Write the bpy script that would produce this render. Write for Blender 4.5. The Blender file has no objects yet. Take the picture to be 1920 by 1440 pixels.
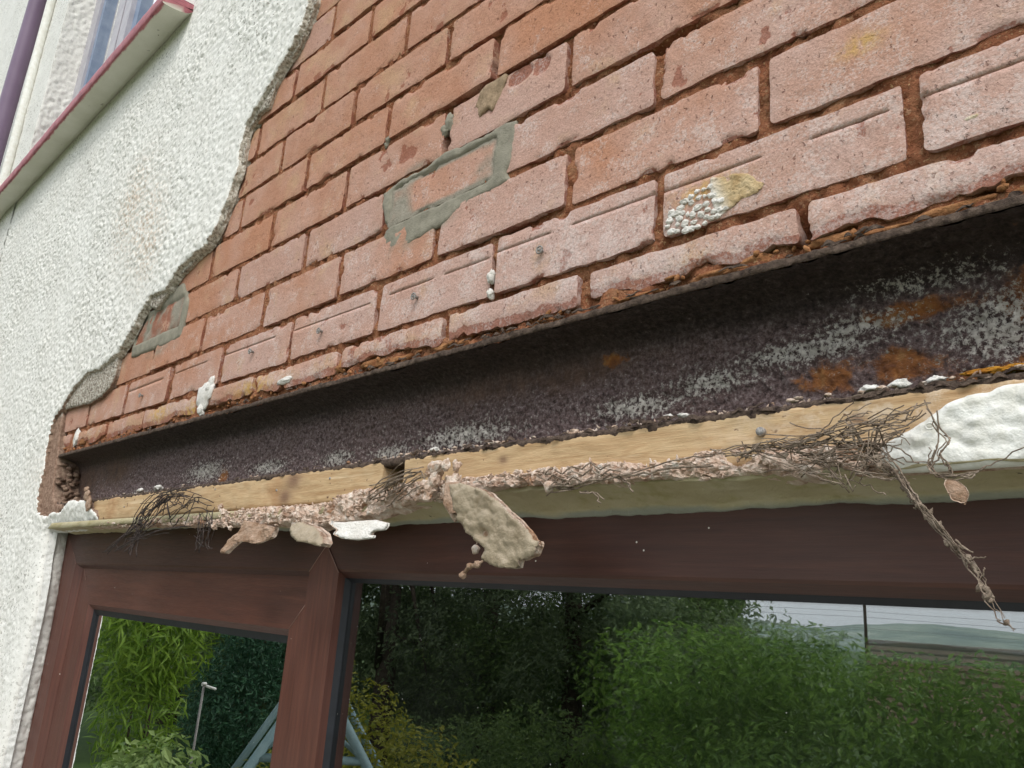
import bpy, math, random
import numpy as np
from mathutils import Matrix, Vector

random.seed(7)
RNG = np.random.default_rng(11)
scene = bpy.context.scene
COL = scene.collection

# ------------------------------------------------------------------ camera
# wall coordinates: X along the wall to the right, Z up, the brick face lies in Y = 0, the garden is at Y < 0
cam_data = bpy.data.cameras.new('camera')
cam_data.sensor_width = 36.0
cam_data.lens = 28.175
cam_data.clip_start = 0.02
cam_data.clip_end = 4000.0
cam = bpy.data.objects.new('camera', cam_data)
COL.objects.link(cam)
CAM_R = ((0.70798, 0.70288, 0.06852), (-0.14664, 0.24114, -0.95935), (-0.69083, 0.66916, 0.27380))
CAM_C = (0.1834, -0.5653, -0.2611)
_r, _d, _f = [Vector(v).normalized() for v in CAM_R]
cam.matrix_world = Matrix(((_r.x, -_d.x, -_f.x, CAM_C[0]), (_r.y, -_d.y, -_f.y, CAM_C[1]), (_r.z, -_d.z, -_f.z, CAM_C[2]), (0, 0, 0, 1)))
scene.camera = cam

# ------------------------------------------------------------------ sky, sun, exposure (bright overcast)
SUN_EL, SUN_AZ = math.radians(50), math.radians(42)      # azimuth from -Y (the garden side) towards +X
world = bpy.data.worlds.new('World')
scene.world = world
world.use_nodes = True
wn = world.node_tree
wn.nodes.clear()
w_out = wn.nodes.new('ShaderNodeOutputWorld')
w_bg = wn.nodes.new('ShaderNodeBackground')
w_sky = wn.nodes.new('ShaderNodeTexSky')
w_sky.sky_type = 'NISHITA'
w_sky.sun_disc = False
w_sky.sun_elevation = SUN_EL
w_sky.sun_rotation = math.pi - SUN_AZ
w_sky.air_density = 1.0
w_sky.dust_density = 4.0
w_sky.ozone_density = 1.0
w_hsv = wn.nodes.new('ShaderNodeHueSaturation')
w_hsv.inputs['Saturation'].default_value = 0.38
w_mix = wn.nodes.new('ShaderNodeMix')
w_mix.data_type = 'RGBA'
w_mix.inputs[0].default_value = 0.55
w_mix.inputs[7].default_value = (11.5, 12.2, 13.0, 1)      # even cloud layer over the clear-sky model
wn.links.new(w_sky.outputs[0], w_hsv.inputs['Color'])
wn.links.new(w_hsv.outputs[0], w_mix.inputs[6])
wn.links.new(w_mix.outputs[2], w_bg.inputs['Color'])
w_bg.inputs['Strength'].default_value = 0.15
wn.links.new(w_bg.outputs[0], w_out.inputs['Surface'])

sun_data = bpy.data.lights.new('sun', 'SUN')
sun_data.energy = 1.5
sun_data.angle = math.radians(16)
sun_data.color = (1.0, 0.965, 0.91)
sun = bpy.data.objects.new('sun', sun_data)
COL.objects.link(sun)
_sd = Vector((math.sin(SUN_AZ) * math.cos(SUN_EL), -math.cos(SUN_AZ) * math.cos(SUN_EL), math.sin(SUN_EL)))
sun.rotation_euler = _sd.to_track_quat('Z', 'Y').to_euler()
sun.location = _sd * 30

scene.view_settings.view_transform = 'Standard'
scene.view_settings.look = 'None'
scene.view_settings.gamma = 1.0
scene.view_settings.use_curve_mapping = False
scene.view_settings.exposure = 0.0
scene.render.engine = 'CYCLES'
scene.cycles.max_bounces = 10
scene.cycles.transparent_max_bounces = 16
scene.cycles.caustics_reflective = False
scene.cycles.caustics_refractive = False
scene.cycles.use_denoising = True

# ------------------------------------------------------------------ numpy noise
def _hash(ix, iy, iz, seed):
    h = (ix.astype(np.int64) * 374761393 + iy.astype(np.int64) * 668265263 + iz.astype(np.int64) * 2147483647 + seed * 974634777) & 0xFFFFFFFF
    h = ((h ^ (h >> 13)) * 1274126177) & 0xFFFFFFFF
    h = (h ^ (h >> 16))
    return (h & 0xFFFFFF) / float(0xFFFFFF)

def vnoise(x, y, z, f, seed=0):
    x = np.asarray(x, float) * f + 1000.5; y = np.asarray(y, float) * f + 1000.5; z = np.asarray(z, float) * f + 1000.5
    x, y, z = np.broadcast_arrays(x, y, z)
    ix, iy, iz = np.floor(x), np.floor(y), np.floor(z)
    fx, fy, fz = x - ix, y - iy, z - iz
    fx = fx * fx * (3 - 2 * fx); fy = fy * fy * (3 - 2 * fy); fz = fz * fz * (3 - 2 * fz)
    r = 0
    for a in (0, 1):
        for b in (0, 1):
            for c in (0, 1):
                w = (fx if a else 1 - fx) * (fy if b else 1 - fy) * (fz if c else 1 - fz)
                r = r + w * _hash(ix + a, iy + b, iz + c, seed)
    return r * 2 - 1

def fbm(x, y, z, f, octv=3, seed=0, gain=0.5):
    a, s, t = 1.0, 0.0, 0.0
    for k in range(octv):
        s = s + a * vnoise(x, y, z, f * 2 ** k, seed + k * 17)
        t += a
        a *= gain
    return s / t

def worley(u, v, cell, seed=0):
    u = np.asarray(u) / cell + 1000; v = np.asarray(v) / cell + 1000
    iu, iv = np.floor(u), np.floor(v)
    best = np.full(u.shape, 9.0); bid = np.zeros(u.shape)
    for a in (-1, 0, 1):
        for b in (-1, 0, 1):
            cu, cv = iu + a, iv + b
            px = cu + _hash(cu, cv, cu * 0, seed); pv = cv + _hash(cu, cv, cu * 0 + 1, seed + 5)
            d = np.hypot(u - px, v - pv)
            m = d < best
            best = np.where(m, d, best)
            bid = np.where(m, _hash(cu, cv, cu * 0 + 2, seed + 9), bid)
    return best, bid

def sstep(a, b, x):
    t = np.clip((x - a) / (b - a), 0, 1)
    return t * t * (3 - 2 * t)

# ------------------------------------------------------------------ mesh helpers
def obj(name, V, Q=None, T=None, mat=None, parent=None, attrs=None, smooth=True, midx=None):
    V = np.asarray(V, np.float32).reshape(-1, 3)
    me = bpy.data.meshes.new(name)
    Q = np.zeros((0, 4), np.int32) if Q is None else np.asarray(Q, np.int32).reshape(-1, 4)
    T = np.zeros((0, 3), np.int32) if T is None else np.asarray(T, np.int32).reshape(-1, 3)
    me.vertices.add(len(V)); me.vertices.foreach_set('co', V.ravel())
    nl = len(Q) * 4 + len(T) * 3
    me.loops.add(nl)
    me.loops.foreach_set('vertex_index', np.concatenate([Q.ravel(), T.ravel()]).astype(np.int32))
    me.polygons.add(len(Q) + len(T))
    ls = np.concatenate([np.arange(len(Q)) * 4, len(Q) * 4 + np.arange(len(T)) * 3]).astype(np.int32)
    me.polygons.foreach_set('loop_start', ls)
    if midx is not None:
        me.polygons.foreach_set('material_index', np.asarray(midx, np.int32))
    me.update(calc_edges=True)
    me.polygons.foreach_set('use_smooth', np.full(len(Q) + len(T), bool(smooth)))
    for k, a in (attrs or {}).items():
        at = me.attributes.new(k, 'FLOAT', 'POINT')
        at.data.foreach_set('value', np.asarray(a, np.float32).ravel())
    for m in (mat if isinstance(mat, (list, tuple)) else [mat]):
        me.materials.append(m)
    o = bpy.data.objects.new(name, me)
    COL.objects.link(o)
    if parent is not None:
        o.parent = parent
    return o

def thing(name, label, cat, loc=(0, 0, 0), group=None):
    o = bpy.data.objects.new(name, None)
    COL.objects.link(o)
    o.location = loc
    o['label'] = label; o['category'] = cat; o['kind'] = 'thing'
    if group: o['group'] = group
    bpy.context.view_layer.update()
    return o

def tag(o, label, cat, group=None):
    o['label'] = label; o['category'] = cat; o['kind'] = 'thing'
    if group: o['group'] = group
    return o

def kind(o, k):
    o['kind'] = k
    return o

def quads(nv, nu, off=0):
    i = np.arange(nv - 1)[:, None] * nu + np.arange(nu - 1)[None, :]
    return (np.stack([i, i + 1, i + nu + 1, i + nu], -1).reshape(-1, 4) + off)

class MB:
    """collects vertices, quads and triangles for one mesh"""
    def __init__(self): self.V = []; self.Q = []; self.T = []; self.n = 0; self.A = []
    def add(self, V, Q=None, T=None, a=0.0):
        V = np.asarray(V, float).reshape(-1, 3)
        self.V.append(V)
        if Q is not None and len(Q): self.Q.append(np.asarray(Q).reshape(-1, 4) + self.n)
        if T is not None and len(T): self.T.append(np.asarray(T).reshape(-1, 3) + self.n)
        self.A.append(np.full(len(V), a) if np.isscalar(a) else np.asarray(a)); self.n += len(V)
    def box(self, x0, x1, y0, y1, z0, z1):
        V = [(x, y, z) for x in (x0, x1) for y in (y0, y1) for z in (z0, z1)]
        self.add(V, [(0, 1, 3, 2), (4, 6, 7, 5), (0, 4, 5, 1), (2, 3, 7, 6), (0, 2, 6, 4), (1, 5, 7, 3)])
    def tube(self, P, r, n=6, caps=True, a=0.0):
        P = np.asarray(P, float)
        r = np.full(len(P), r) if np.isscalar(r) else np.asarray(r, float)
        d = np.gradient(P, axis=0); d /= np.linalg.norm(d, axis=1)[:, None] + 1e-12
        ref = np.array([0, 0, 1.0]) if abs(d[0][2]) < 0.8 else np.array([1.0, 0, 0])
        rings = []
        u = np.cross(d[0], ref); u /= np.linalg.norm(u)
        for k in range(len(P)):
            u = u - d[k] * (u @ d[k]); u /= np.linalg.norm(u) + 1e-12
            w = np.cross(d[k], u)
            t = np.arange(n) * 2 * np.pi / n
            rings.append(P[k] + r[k] * (np.cos(t)[:, None] * u + np.sin(t)[:, None] * w))
        V = np.concatenate(rings)
        Q = [(k * n + i, k * n + (i + 1) % n, (k + 1) * n + (i + 1) % n, (k + 1) * n + i) for k in range(len(P) - 1) for i in range(n)]
        T = []
        if caps:
            V = np.concatenate([V, [P[0]], [P[-1]]]); c0, c1 = len(V) - 2, len(V) - 1; b = (len(P) - 1) * n
            T = [(c0, (i + 1) % n, i) for i in range(n)] + [(c1, b + i, b + (i + 1) % n) for i in range(n)]
        self.add(V, Q, T, a)
    def build(self, name, mat, parent=None, smooth=True, attr=None):
        V = np.concatenate(self.V)
        Q = np.concatenate(self.Q) if self.Q else None
        T = np.concatenate(self.T) if self.T else None
        at = {attr: np.concatenate(self.A)} if attr else None
        return obj(name, V, Q, T, mat, parent, at, smooth)

_ico = None
def ico():
    global _ico
    if _ico is None:
        import bmesh
        bm = bmesh.new(); bmesh.ops.create_icosphere(bm, subdivisions=3, radius=1.0)
        V = np.array([v.co[:] for v in bm.verts]); T = np.array([[v.index for v in f.verts] for f in bm.faces]); bm.free()
        bm = bmesh.new(); bmesh.ops.create_icosphere(bm, subdivisions=1, radius=1.0)
        V1 = np.array([v.co[:] for v in bm.verts]); T1 = np.array([[v.index for v in f.verts] for f in bm.faces]); bm.free()
        _ico = (V, T, V1, T1)
    return _ico

def lump(mb, c, s, seed, rough=0.35, small=False, a=0.0):
    V3, T3, V1, T1 = ico()
    V, T = (V1, T1) if small else (V3, T3)
    k = 1 + rough * fbm(V[:, 0] + seed * 3.1, V[:, 1], V[:, 2], 1.3, 2 if small else 4, seed, 0.6)
    ang = seed * 2.399
    ca, sa = math.cos(ang), math.sin(ang)
    W = V * k[:, None] * np.asarray(s)
    W = np.stack([W[:, 0] * ca - W[:, 2] * sa, W[:, 1], W[:, 0] * sa + W[:, 2] * ca], 1) if small else W
    mb.add(W + np.asarray(c), None, T, a)

# ------------------------------------------------------------------ ragged sheets: a broken outline with a rough rim of real thickness
def inside_poly(P, xs, zs):
    """grid mask len(zs) x len(xs) by row crossings"""
    out = np.zeros((len(zs), len(xs)), bool)
    A, B = P, np.roll(P, -1, 0)
    for k, z in enumerate(zs):
        m = (A[:, 1] > z) != (B[:, 1] > z)
        if not m.any(): continue
        xc = A[m, 0] + (z - A[m, 1]) / (B[m, 1] - A[m, 1]) * (B[m, 0] - A[m, 0])
        out[k] = (np.searchsorted(np.sort(xc), xs) % 2) == 1
    return out

def rough_outline(P, step, amp, freq, seed, fixed=None):
    P = np.asarray(P, float); out = []
    for a, b in zip(P, np.roll(P, -1, 0)):
        n = max(1, int(np.linalg.norm(b - a) / step))
        t = np.arange(n) / n
        out.append(a + (b - a) * t[:, None])
    D = np.concatenate(out)
    w = np.ones(len(D)) if fixed is None else fixed(D[:, 0], D[:, 1])
    D[:, 0] += w * amp * fbm(D[:, 0], D[:, 1], 0.3, freq, 4, seed, 0.62)
    D[:, 1] += w * amp * fbm(D[:, 0], D[:, 1], 7.7, freq, 4, seed + 3, 0.62)
    return D

def ragged(name, poly, cell, yfun, back, mats, parent=None, amp=0.004, freq=60, seed=0, rim_rows=5, rim_amp=0.002, attrs=None, window=4, fixed=None, round_r=0.003, tilt=None, smooth=True, bevel=None):
    D = rough_outline(poly, cell, amp, freq, seed, fixed)
    x0, z0 = D.min(0) - cell * 2; x1, z1 = D.max(0) + cell * 2
    xs = np.arange(x0, x1, cell); zs = np.arange(z0, z1, cell)
    nx, nz = len(xs), len(zs)
    ins = inside_poly(D, xs, zs)
    dist = np.full((nz, nx), window * cell); npx = np.zeros((nz, nx)); npz = np.zeros((nz, nx))
    for a, b in zip(D, np.roll(D, -1, 0)):
        i0 = max(0, int((min(a[0], b[0]) - x0) / cell) - window); i1 = min(nx, int((max(a[0], b[0]) - x0) / cell) + window + 2)
        k0 = max(0, int((min(a[1], b[1]) - z0) / cell) - window); k1 = min(nz, int((max(a[1], b[1]) - z0) / cell) + window + 2)
        gx, gz = np.meshgrid(xs[i0:i1], zs[k0:k1])
        ab = b - a; L2 = ab @ ab + 1e-18
        t = np.clip(((gx - a[0]) * ab[0] + (gz - a[1]) * ab[1]) / L2, 0, 1)
        qx, qz = a[0] + t * ab[0], a[1] + t * ab[1]
        d = np.hypot(gx - qx, gz - qz)
        s = (slice(k0, k1), slice(i0, i1)); m = d < dist[s]
        dist[s] = np.where(m, d, dist[s]); npx[s] = np.where(m, qx, npx[s]); npz[s] = np.where(m, qz, npz[s])
    snap = dist < 0.62 * cell
    GX, GZ = np.meshgrid(xs, zs)
    X = np.where(snap, npx, GX); Z = np.where(snap, npz, GZ)
    ok = ins | snap; core = ins & ~snap
    f_ok = ok[:-1, :-1] & ok[:-1, 1:] & ok[1:, :-1] & ok[1:, 1:]
    f_core = core[:-1, :-1] | core[:-1, 1:] | core[1:, :-1] | core[1:, 1:]
    keep = (f_ok & f_core).ravel()
    Q = quads(nz, nx)[keep]
    used = np.unique(Q); remap = np.full(nx * nz, -1); remap[used] = np.arange(len(used))
    Q = remap[Q]; X = X.ravel()[used]; Z = Z.ravel()[used]
    dd = np.where(snap, 0, dist).ravel()[used]
    Y = yfun(X, Z)
    Y = Y + round_r * (1 - np.clip(dd / (round_r * 1.6), 0, 1)) ** 2 * 0.7
    n0 = len(X)
    # rim
    E = np.concatenate([Q[:, [0, 1]], Q[:, [1, 2]], Q[:, [2, 3]], Q[:, [3, 0]]])
    key = np.sort(E, 1); key = key[:, 0].astype(np.int64) * n0 + key[:, 1]
    u, inv, cnt = np.unique(key, return_inverse=True, return_counts=True)
    be = E[cnt[inv] == 1]
    bv = np.unique(be); bm_ = np.full(n0, -1); bm_[bv] = np.arange(len(bv)); nb = len(bv)
    N = np.zeros((nb, 2))
    d = np.stack([X[be[:, 1]] - X[be[:, 0]], Z[be[:, 1]] - Z[be[:, 0]]], 1)
    nrm = np.stack([d[:, 1], -d[:, 0]], 1); nrm /= np.linalg.norm(nrm, axis=1)[:, None] + 1e-12
    np.add.at(N, bm_[be[:, 0]], nrm); np.add.at(N, bm_[be[:, 1]], nrm)
    N /= np.linalg.norm(N, axis=1)[:, None] + 1e-12
    bx, bz, by = X[bv], Z[bv], Y[bv]
    yb = back(bx, bz) if callable(back) else np.full(nb, back)
    VX, VY, VZ = [X], [Y], [Z]; RQ = []
    prev = bv
    for r in range(1, rim_rows + 1):
        t = r / rim_rows
        yy = by + (yb - by) * t
        o = rim_amp * fbm(bx, yy, bz, 130, 3, seed + 31, 0.6) * (1 if r < rim_rows else 0.4) + (bevel * t if bevel is not None else -rim_amp * 0.6 * math.sin(t * math.pi))
        VX.append(bx + N[:, 0] * o); VY.append(yy); VZ.append(bz + N[:, 1] * o)
        cur = n0 + (r - 1) * nb + np.arange(nb)
        pm = prev if r > 1 else None
        a = (be[:, 0] if r == 1 else n0 + (r - 2) * nb + bm_[be[:, 0]]); b = (be[:, 1] if r == 1 else n0 + (r - 2) * nb + bm_[be[:, 1]])
        c = n0 + (r - 1) * nb + bm_[be[:, 1]]; e = n0 + (r - 1) * nb + bm_[be[:, 0]]
        RQ.append(np.stack([b, a, e, c], 1))
    RQ = np.concatenate(RQ)
    V = np.stack([np.concatenate(VX), np.concatenate(VY), np.concatenate(VZ)], 1)
    midx = np.concatenate([np.zeros(len(Q)), np.ones(len(RQ))]) if isinstance(mats, (list, tuple)) and len(mats) > 1 else None
    at = {k: np.concatenate([f(X, Z), np.tile(f(bx, bz), rim_rows)]) for k, f in (attrs or {}).items()}
    if tilt is not None: V = tilt(V)
    return obj(name, V, np.concatenate([Q, RQ]), None, mats, parent, at, smooth, midx)

def prism(mb, a0, a1, axis, prof, k0=0.0, k1=0.0):
    """profile points (across, depth) swept along 'x' or 'z' from a0 to a1; across 0 = outer edge; ends shifted by k * across (mitres)"""
    pass
# ------------------------------------------------------------------ materials
class Mat:
    def __init__(self, name):
        self.m = bpy.data.materials.new(name); self.m.use_nodes = True
        self.t = self.m.node_tree; self.t.nodes.clear()
        self.out = self.t.nodes.new('ShaderNodeOutputMaterial')
        self._pos = None
    def N(self, typ, inp=None, **props):
        n = self.t.nodes.new(typ)
        for k, v in props.items(): setattr(n, k, v)
        for k, v in (inp or {}).items():
            s = n.inputs[k]
            if isinstance(v, bpy.types.NodeSocket): self.t.links.new(v, s)
            else: s.default_value = v
        return n
    def pos(self):
        if self._pos is None: self._pos = self.N('ShaderNodeNewGeometry').outputs['Position']
        return self._pos
    def vec(self, scale=(1, 1, 1), rot=(0, 0, 0), src=None):
        return self.N('ShaderNodeMapping', {'Vector': src or self.pos(), 'Scale': scale, 'Rotation': rot}).outputs[0]
    def noise(self, scale, detail=3, rough=0.55, vec=None, dist=0.0):
        return self.N('ShaderNodeTexNoise', {'Vector': vec or self.pos(), 'Scale': scale, 'Detail': detail, 'Roughness': rough, 'Distortion': dist}).outputs[0]
    def voro(self, scale, vec=None, feature='F1'):
        return self.N('ShaderNodeTexVoronoi', {'Vector': vec or self.pos(), 'Scale': scale}, feature=feature).outputs[0]
    def dots(self, scale, size, share):
        """scattered specks: voronoi points of unequal size, only a share of the cells"""
        v = self.vec((1, 1, 1), (0.7, 0.4, 0.9))
        n = self.N('ShaderNodeTexVoronoi', {'Vector': v, 'Scale': scale})
        sel = self.N('ShaderNodeSeparateColor', {0: n.outputs['Color']})
        lim = self.math('MULTIPLY', self.math('SUBTRACT', sel.outputs[0], 1 - share, True), size / share)
        return self.math('LESS_THAN', n.outputs['Distance'], lim)
    def attr(self, name):
        return self.N('ShaderNodeAttribute', attribute_name=name).outputs['Fac']
    def rnd(self):
        return self.N('ShaderNodeObjectInfo').outputs['Random']
    def ramp(self, fac, stops):
        n = self.N('ShaderNodeValToRGB', {0: fac})
        e = n.color_ramp.elements
        while len(e) < len(stops): e.new(0.5)
        for el, (p, c) in zip(e, stops):
            el.position = p; el.color = (c[0], c[1], c[2], 1)
        return n.outputs[0]
    def mix(self, fac, a, b, blend='MIX'):
        c = lambda v: v if isinstance(v, bpy.types.NodeSocket) else (v[0], v[1], v[2], 1)
        return self.N('ShaderNodeMix', {0: fac, 6: c(a), 7: c(b)}, data_type='RGBA', blend_type=blend).outputs[2]
    def math(self, op, a, b=0.0, clamp=False):
        return self.N('ShaderNodeMath', {0: a, 1: b}, operation=op, use_clamp=clamp).outputs[0]
    def thr(self, fac, lo, hi):
        return self.N('ShaderNodeMapRange', {0: fac, 1: lo, 2: hi, 3: 0.0, 4: 1.0}, interpolation_type='SMOOTHSTEP').outputs[0]
    def bump(self, h, strength=0.5, dist=0.001, normal=None):
        d = {'Height': h, 'Strength': strength, 'Distance': dist}
        if normal is not None: d['Normal'] = normal
        return self.N('ShaderNodeBump', d).outputs[0]
    def bsdf(self, color, rough=0.8, normal=None, spec=0.3, **kw):
        d = {'Base Color': color if isinstance(color, bpy.types.NodeSocket) else (*color[:3], 1), 'Roughness': rough, 'Specular IOR Level': spec}
        if normal is not None: d['Normal'] = normal
        d.update(kw)
        b = self.N('ShaderNodeBsdfPrincipled', d)
        self.t.links.new(b.outputs[0], self.out.inputs[0])
        return self.m

def m_brick():
    m = Mat('weathered_red_brick')
    r = m.rnd()
    big = m.noise(7.5, 4, 0.6)
    c = m.ramp(m.noise(16, 4, 0.6), [(0.3, (0.435, 0.215, 0.135)), (0.5, (0.485, 0.258, 0.172)), (0.72, (0.525, 0.31, 0.23))])
    c = m.mix(m.math('MULTIPLY', m.thr(r, 0.45, 0.95), 0.75), c, (0.47, 0.22, 0.125))
    c = m.mix(m.math('MULTIPLY', m.thr(r, 0.35, 0.05), 0.65), c, (0.52, 0.33, 0.27))
    # thin lilac-grey film of old wash, soft edged, stronger low on the wall
    film = m.math('MULTIPLY', m.thr(m.math('ADD', big, m.math('MULTIPLY', m.attr('eff'), 0.42)), 0.44, 0.98), 0.72)
    c = m.mix(film, c, (0.565, 0.415, 0.375))
    # sandy tan dust left by the old render
    tan = m.thr(m.math('ADD', m.noise(15, 5, 0.62), m.math('MULTIPLY', m.attr('tan'), 0.22)), 0.55, 0.76)
    c = m.mix(m.math('MULTIPLY', tan, 0.6), c, (0.53, 0.335, 0.19))
    # worn red patches and small dark pits
    red = m.thr(m.math('ADD', m.noise(34, 5, 0.7), m.math('MULTIPLY', m.attr('red'), 0.40)), 0.66, 0.74)
    c = m.mix(m.math('MULTIPLY', red, 0.72), c, (0.27, 0.088, 0.052))
    pit = m.thr(m.noise(230, 3, 0.6, m.vec((1.0, 1, 0.7), (0, 0.6, 0))), 0.64, 0.69)
    c = m.mix(m.math('MULTIPLY', pit, 0.6), c, (0.15, 0.06, 0.04))
    # lime bloom: fine powdery grains gathered in patches
    pw = m.math('ADD', m.math('MULTIPLY', m.noise(330, 4, 0.75), 0.75), m.math('MULTIPLY', m.thr(m.math('ADD', m.noise(26, 5, 0.7), m.math('MULTIPLY', m.attr('eff'), 0.20)), 0.42, 0.80), 0.26))
    eff = m.thr(pw, 0.50, 0.66)
    c = m.mix(m.math('MULTIPLY', eff, 0.34), c, (0.74, 0.685, 0.66))
    c = m.mix(m.attr('cem'), c, m.ramp(m.noise(40, 4), [(0.35, (0.27, 0.245, 0.195)), (0.7, (0.36, 0.325, 0.265))]))
    c = m.mix(m.math('MULTIPLY', m.attr('gold'), m.thr(m.noise(90, 4), 0.35, 0.6)), c, (0.58, 0.36, 0.12))
    g = m.noise(480, 3, 0.7)
    c = m.mix(0.85, c, m.ramp(g, [(0.30, (0.66, 0.62, 0.60)), (0.5, (0.98, 0.98, 0.98)), (0.70, (1.1, 1.1, 1.1))]), 'MULTIPLY')
    h = m.math('ADD', m.math('ADD', m.math('MULTIPLY', m.noise(300, 4, 0.72), 0.7), m.math('MULTIPLY', m.noise(70, 4, 0.6), 0.8)), m.math('MULTIPLY', pit, -0.5))
    return m.bsdf(c, 0.92, m.bump(h, 0.9, 0.0022), 0.15)

def m_mortar():
    m = Mat('sandy_orange_mortar')
    c = m.ramp(m.noise(28, 5, 0.65), [(0.3, (0.27, 0.095, 0.05)), (0.5, (0.39, 0.16, 0.082)), (0.72, (0.50, 0.255, 0.14))])
    c = m.mix(m.thr(m.noise(70, 4, 0.6), 0.52, 0.72), c, (0.26, 0.09, 0.04))
    c = m.mix(m.thr(m.noise(300, 2, 0.5), 0.62, 0.7), c, (0.58, 0.36, 0.19))
    h = m.noise(260, 5, 0.75)
    c = m.mix(m.math('MULTIPLY', m.thr(m.noise(170, 4, 0.7), 0.54, 0.64), 0.7), c, (0.17, 0.06, 0.032))
    c = m.mix(m.math('MULTIPLY', m.thr(m.noise(210, 3, 0.6, m.vec((1, 1, 1), (0.4, 0.9, 0.2))), 0.58, 0.66), 0.55), c, (0.60, 0.36, 0.22))
    return m.bsdf(c, 0.95, m.bump(m.math('ADD', h, m.noise(110, 4, 0.65)), 1.0, 0.006), 0.12)

def m_cement(name='grey_cement', a=(0.215, 0.20, 0.155), b=(0.33, 0.305, 0.24), peb=0.0):
    m = Mat(name)
    c = m.ramp(m.noise(55, 5, 0.65), [(0.3, a), (0.7, b)])
    if peb:
        s = m.noise(300, 3, 0.6)
        c = m.mix(m.math('MULTIPLY', m.thr(s, 0.5, 0.62), peb), c, (0.66, 0.62, 0.56))
        c = m.mix(m.math('MULTIPLY', m.thr(s, 0.44, 0.34), peb), c, (0.12, 0.10, 0.085))
    return m.bsdf(c, 0.95, m.bump(m.noise(480, 4, 0.7), 0.8, 0.0018), 0.2)

def m_render():
    m = Mat('white_roughcast_paint')
    c = m.ramp(m.noise(6, 4, 0.6), [(0.3, (0.755, 0.74, 0.69)), (0.7, (0.82, 0.81, 0.765))])
    sp = m.thr(m.noise(150, 3, 0.6), 0.56, 0.64)
    c = m.mix(m.math('MULTIPLY', sp, m.math('MULTIPLY', m.attr('pit_specks'), 0.8)), c, (0.24, 0.225, 0.195))  # painted dark specks for the roughcast's unpainted pits and the shade in them
    st = m.math('MULTIPLY', m.attr('stain'), m.thr(m.noise(110, 4, 0.65), 0.42, 0.66))
    c = m.mix(m.math('MULTIPLY', st, 0.85), c, (0.56, 0.36, 0.21))
    return m.bsdf(c, 0.75, m.bump(m.noise(300, 3, 0.6), 0.45, 0.0015), 0.3)

def m_under():
    m = Mat('render_undercoat')
    s = m.noise(230, 3, 0.6)
    c = m.ramp(s, [(0.34, (0.10, 0.085, 0.07)), (0.47, (0.34, 0.29, 0.235)), (0.56, (0.50, 0.46, 0.39)), (0.66, (0.66, 0.63, 0.56))])
    zz = m.N('ShaderNodeSeparateXYZ', {0: m.pos()}).outputs[2]
    c = m.mix(m.thr(zz, 0.118, 0.135), m.ramp(m.noise(90, 5, 0.7), [(0.32, (0.17, 0.095, 0.065)), (0.68, (0.42, 0.29, 0.215))]), c)
    return m.bsdf(c, 0.95, m.bump(s, 1.0, 0.004), 0.15)

def m_earth(name, a, b, sc=60, paint=False, grey=False):
    m = Mat(name)
    n = m.noise(sc, 5, 0.7)
    c = m.ramp(n, [(0.32, a), (0.68, b)])
    if grey:
        zz = m.N('ShaderNodeSeparateXYZ', {0: m.pos()}).outputs[2]
        c = m.mix(m.thr(zz, 0.13, 0.24), c, m.ramp(m.noise(180, 3, 0.6), [(0.34, (0.26, 0.22, 0.17)), (0.5, (0.52, 0.47, 0.39)), (0.66, (0.74, 0.70, 0.62))]))
    if paint: c = m.mix(m.attr('paint'), c, (0.83, 0.825, 0.79))
    return m.bsdf(c, 0.95, m.bump(m.noise(sc * 5, 4, 0.7), 0.9, 0.003), 0.15)

def m_rust():
    m = Mat('pitted_rusty_steel')
    n = m.noise(210, 5, 0.78)
    c = m.ramp(n, [(0.34, (0.020, 0.012, 0.012)), (0.46, (0.12, 0.075, 0.070)), (0.57, (0.235, 0.175, 0.172)), (0.70, (0.42, 0.36, 0.36))])
    c = m.mix(m.math('MULTIPLY', m.attr('flange_shade'), m.thr(m.math('ADD', m.noise(60, 5, 0.7), m.math('MULTIPLY', m.attr('flange_shade'), 0.5)), 0.45, 0.75)), c, m.ramp(n, [(0.34, (0.010, 0.007, 0.006)), (0.6, (0.045, 0.03, 0.025)), (0.75, (0.09, 0.066, 0.056))]))  # rust colour darkened where the top flange shades the web
    c = m.mix(m.math('MULTIPLY', m.attr('brown'), 0.85), c, m.ramp(m.noise(50, 4, 0.6), [(0.3, (0.055, 0.030, 0.020)), (0.7, (0.17, 0.092, 0.056))]))
    rr = m.thr(m.math('ADD', m.math('MULTIPLY', m.noise(52, 6, 0.74), 0.85), m.math('MULTIPLY', m.attr('orange'), 0.36)), 0.58, 0.72)
    c = m.mix(m.math('MULTIPLY', rr, 0.9), c, m.ramp(m.noise(75, 4, 0.65), [(0.3, (0.12, 0.035, 0.010)), (0.55, (0.34, 0.12, 0.022)), (0.75, (0.46, 0.25, 0.09))]))
    pl = m.thr(m.math('ADD', m.math('MULTIPLY', m.noise(210, 5, 0.78), 0.85), m.math('MULTIPLY', m.attr('pale'), 0.17)), 0.565, 0.645)
    c = m.mix(m.math('MULTIPLY', pl, 0.9), c, m.ramp(m.noise(90, 3), [(0.3, (0.44, 0.40, 0.35)), (0.6, (0.78, 0.73, 0.665))]))
    h = m.math('ADD', m.noise(330, 5, 0.75), m.math('MULTIPLY', pl, 0.25))
    return m.bsdf(c, 0.7, m.bump(h, 1.0, 0.005), 0.4)

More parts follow.
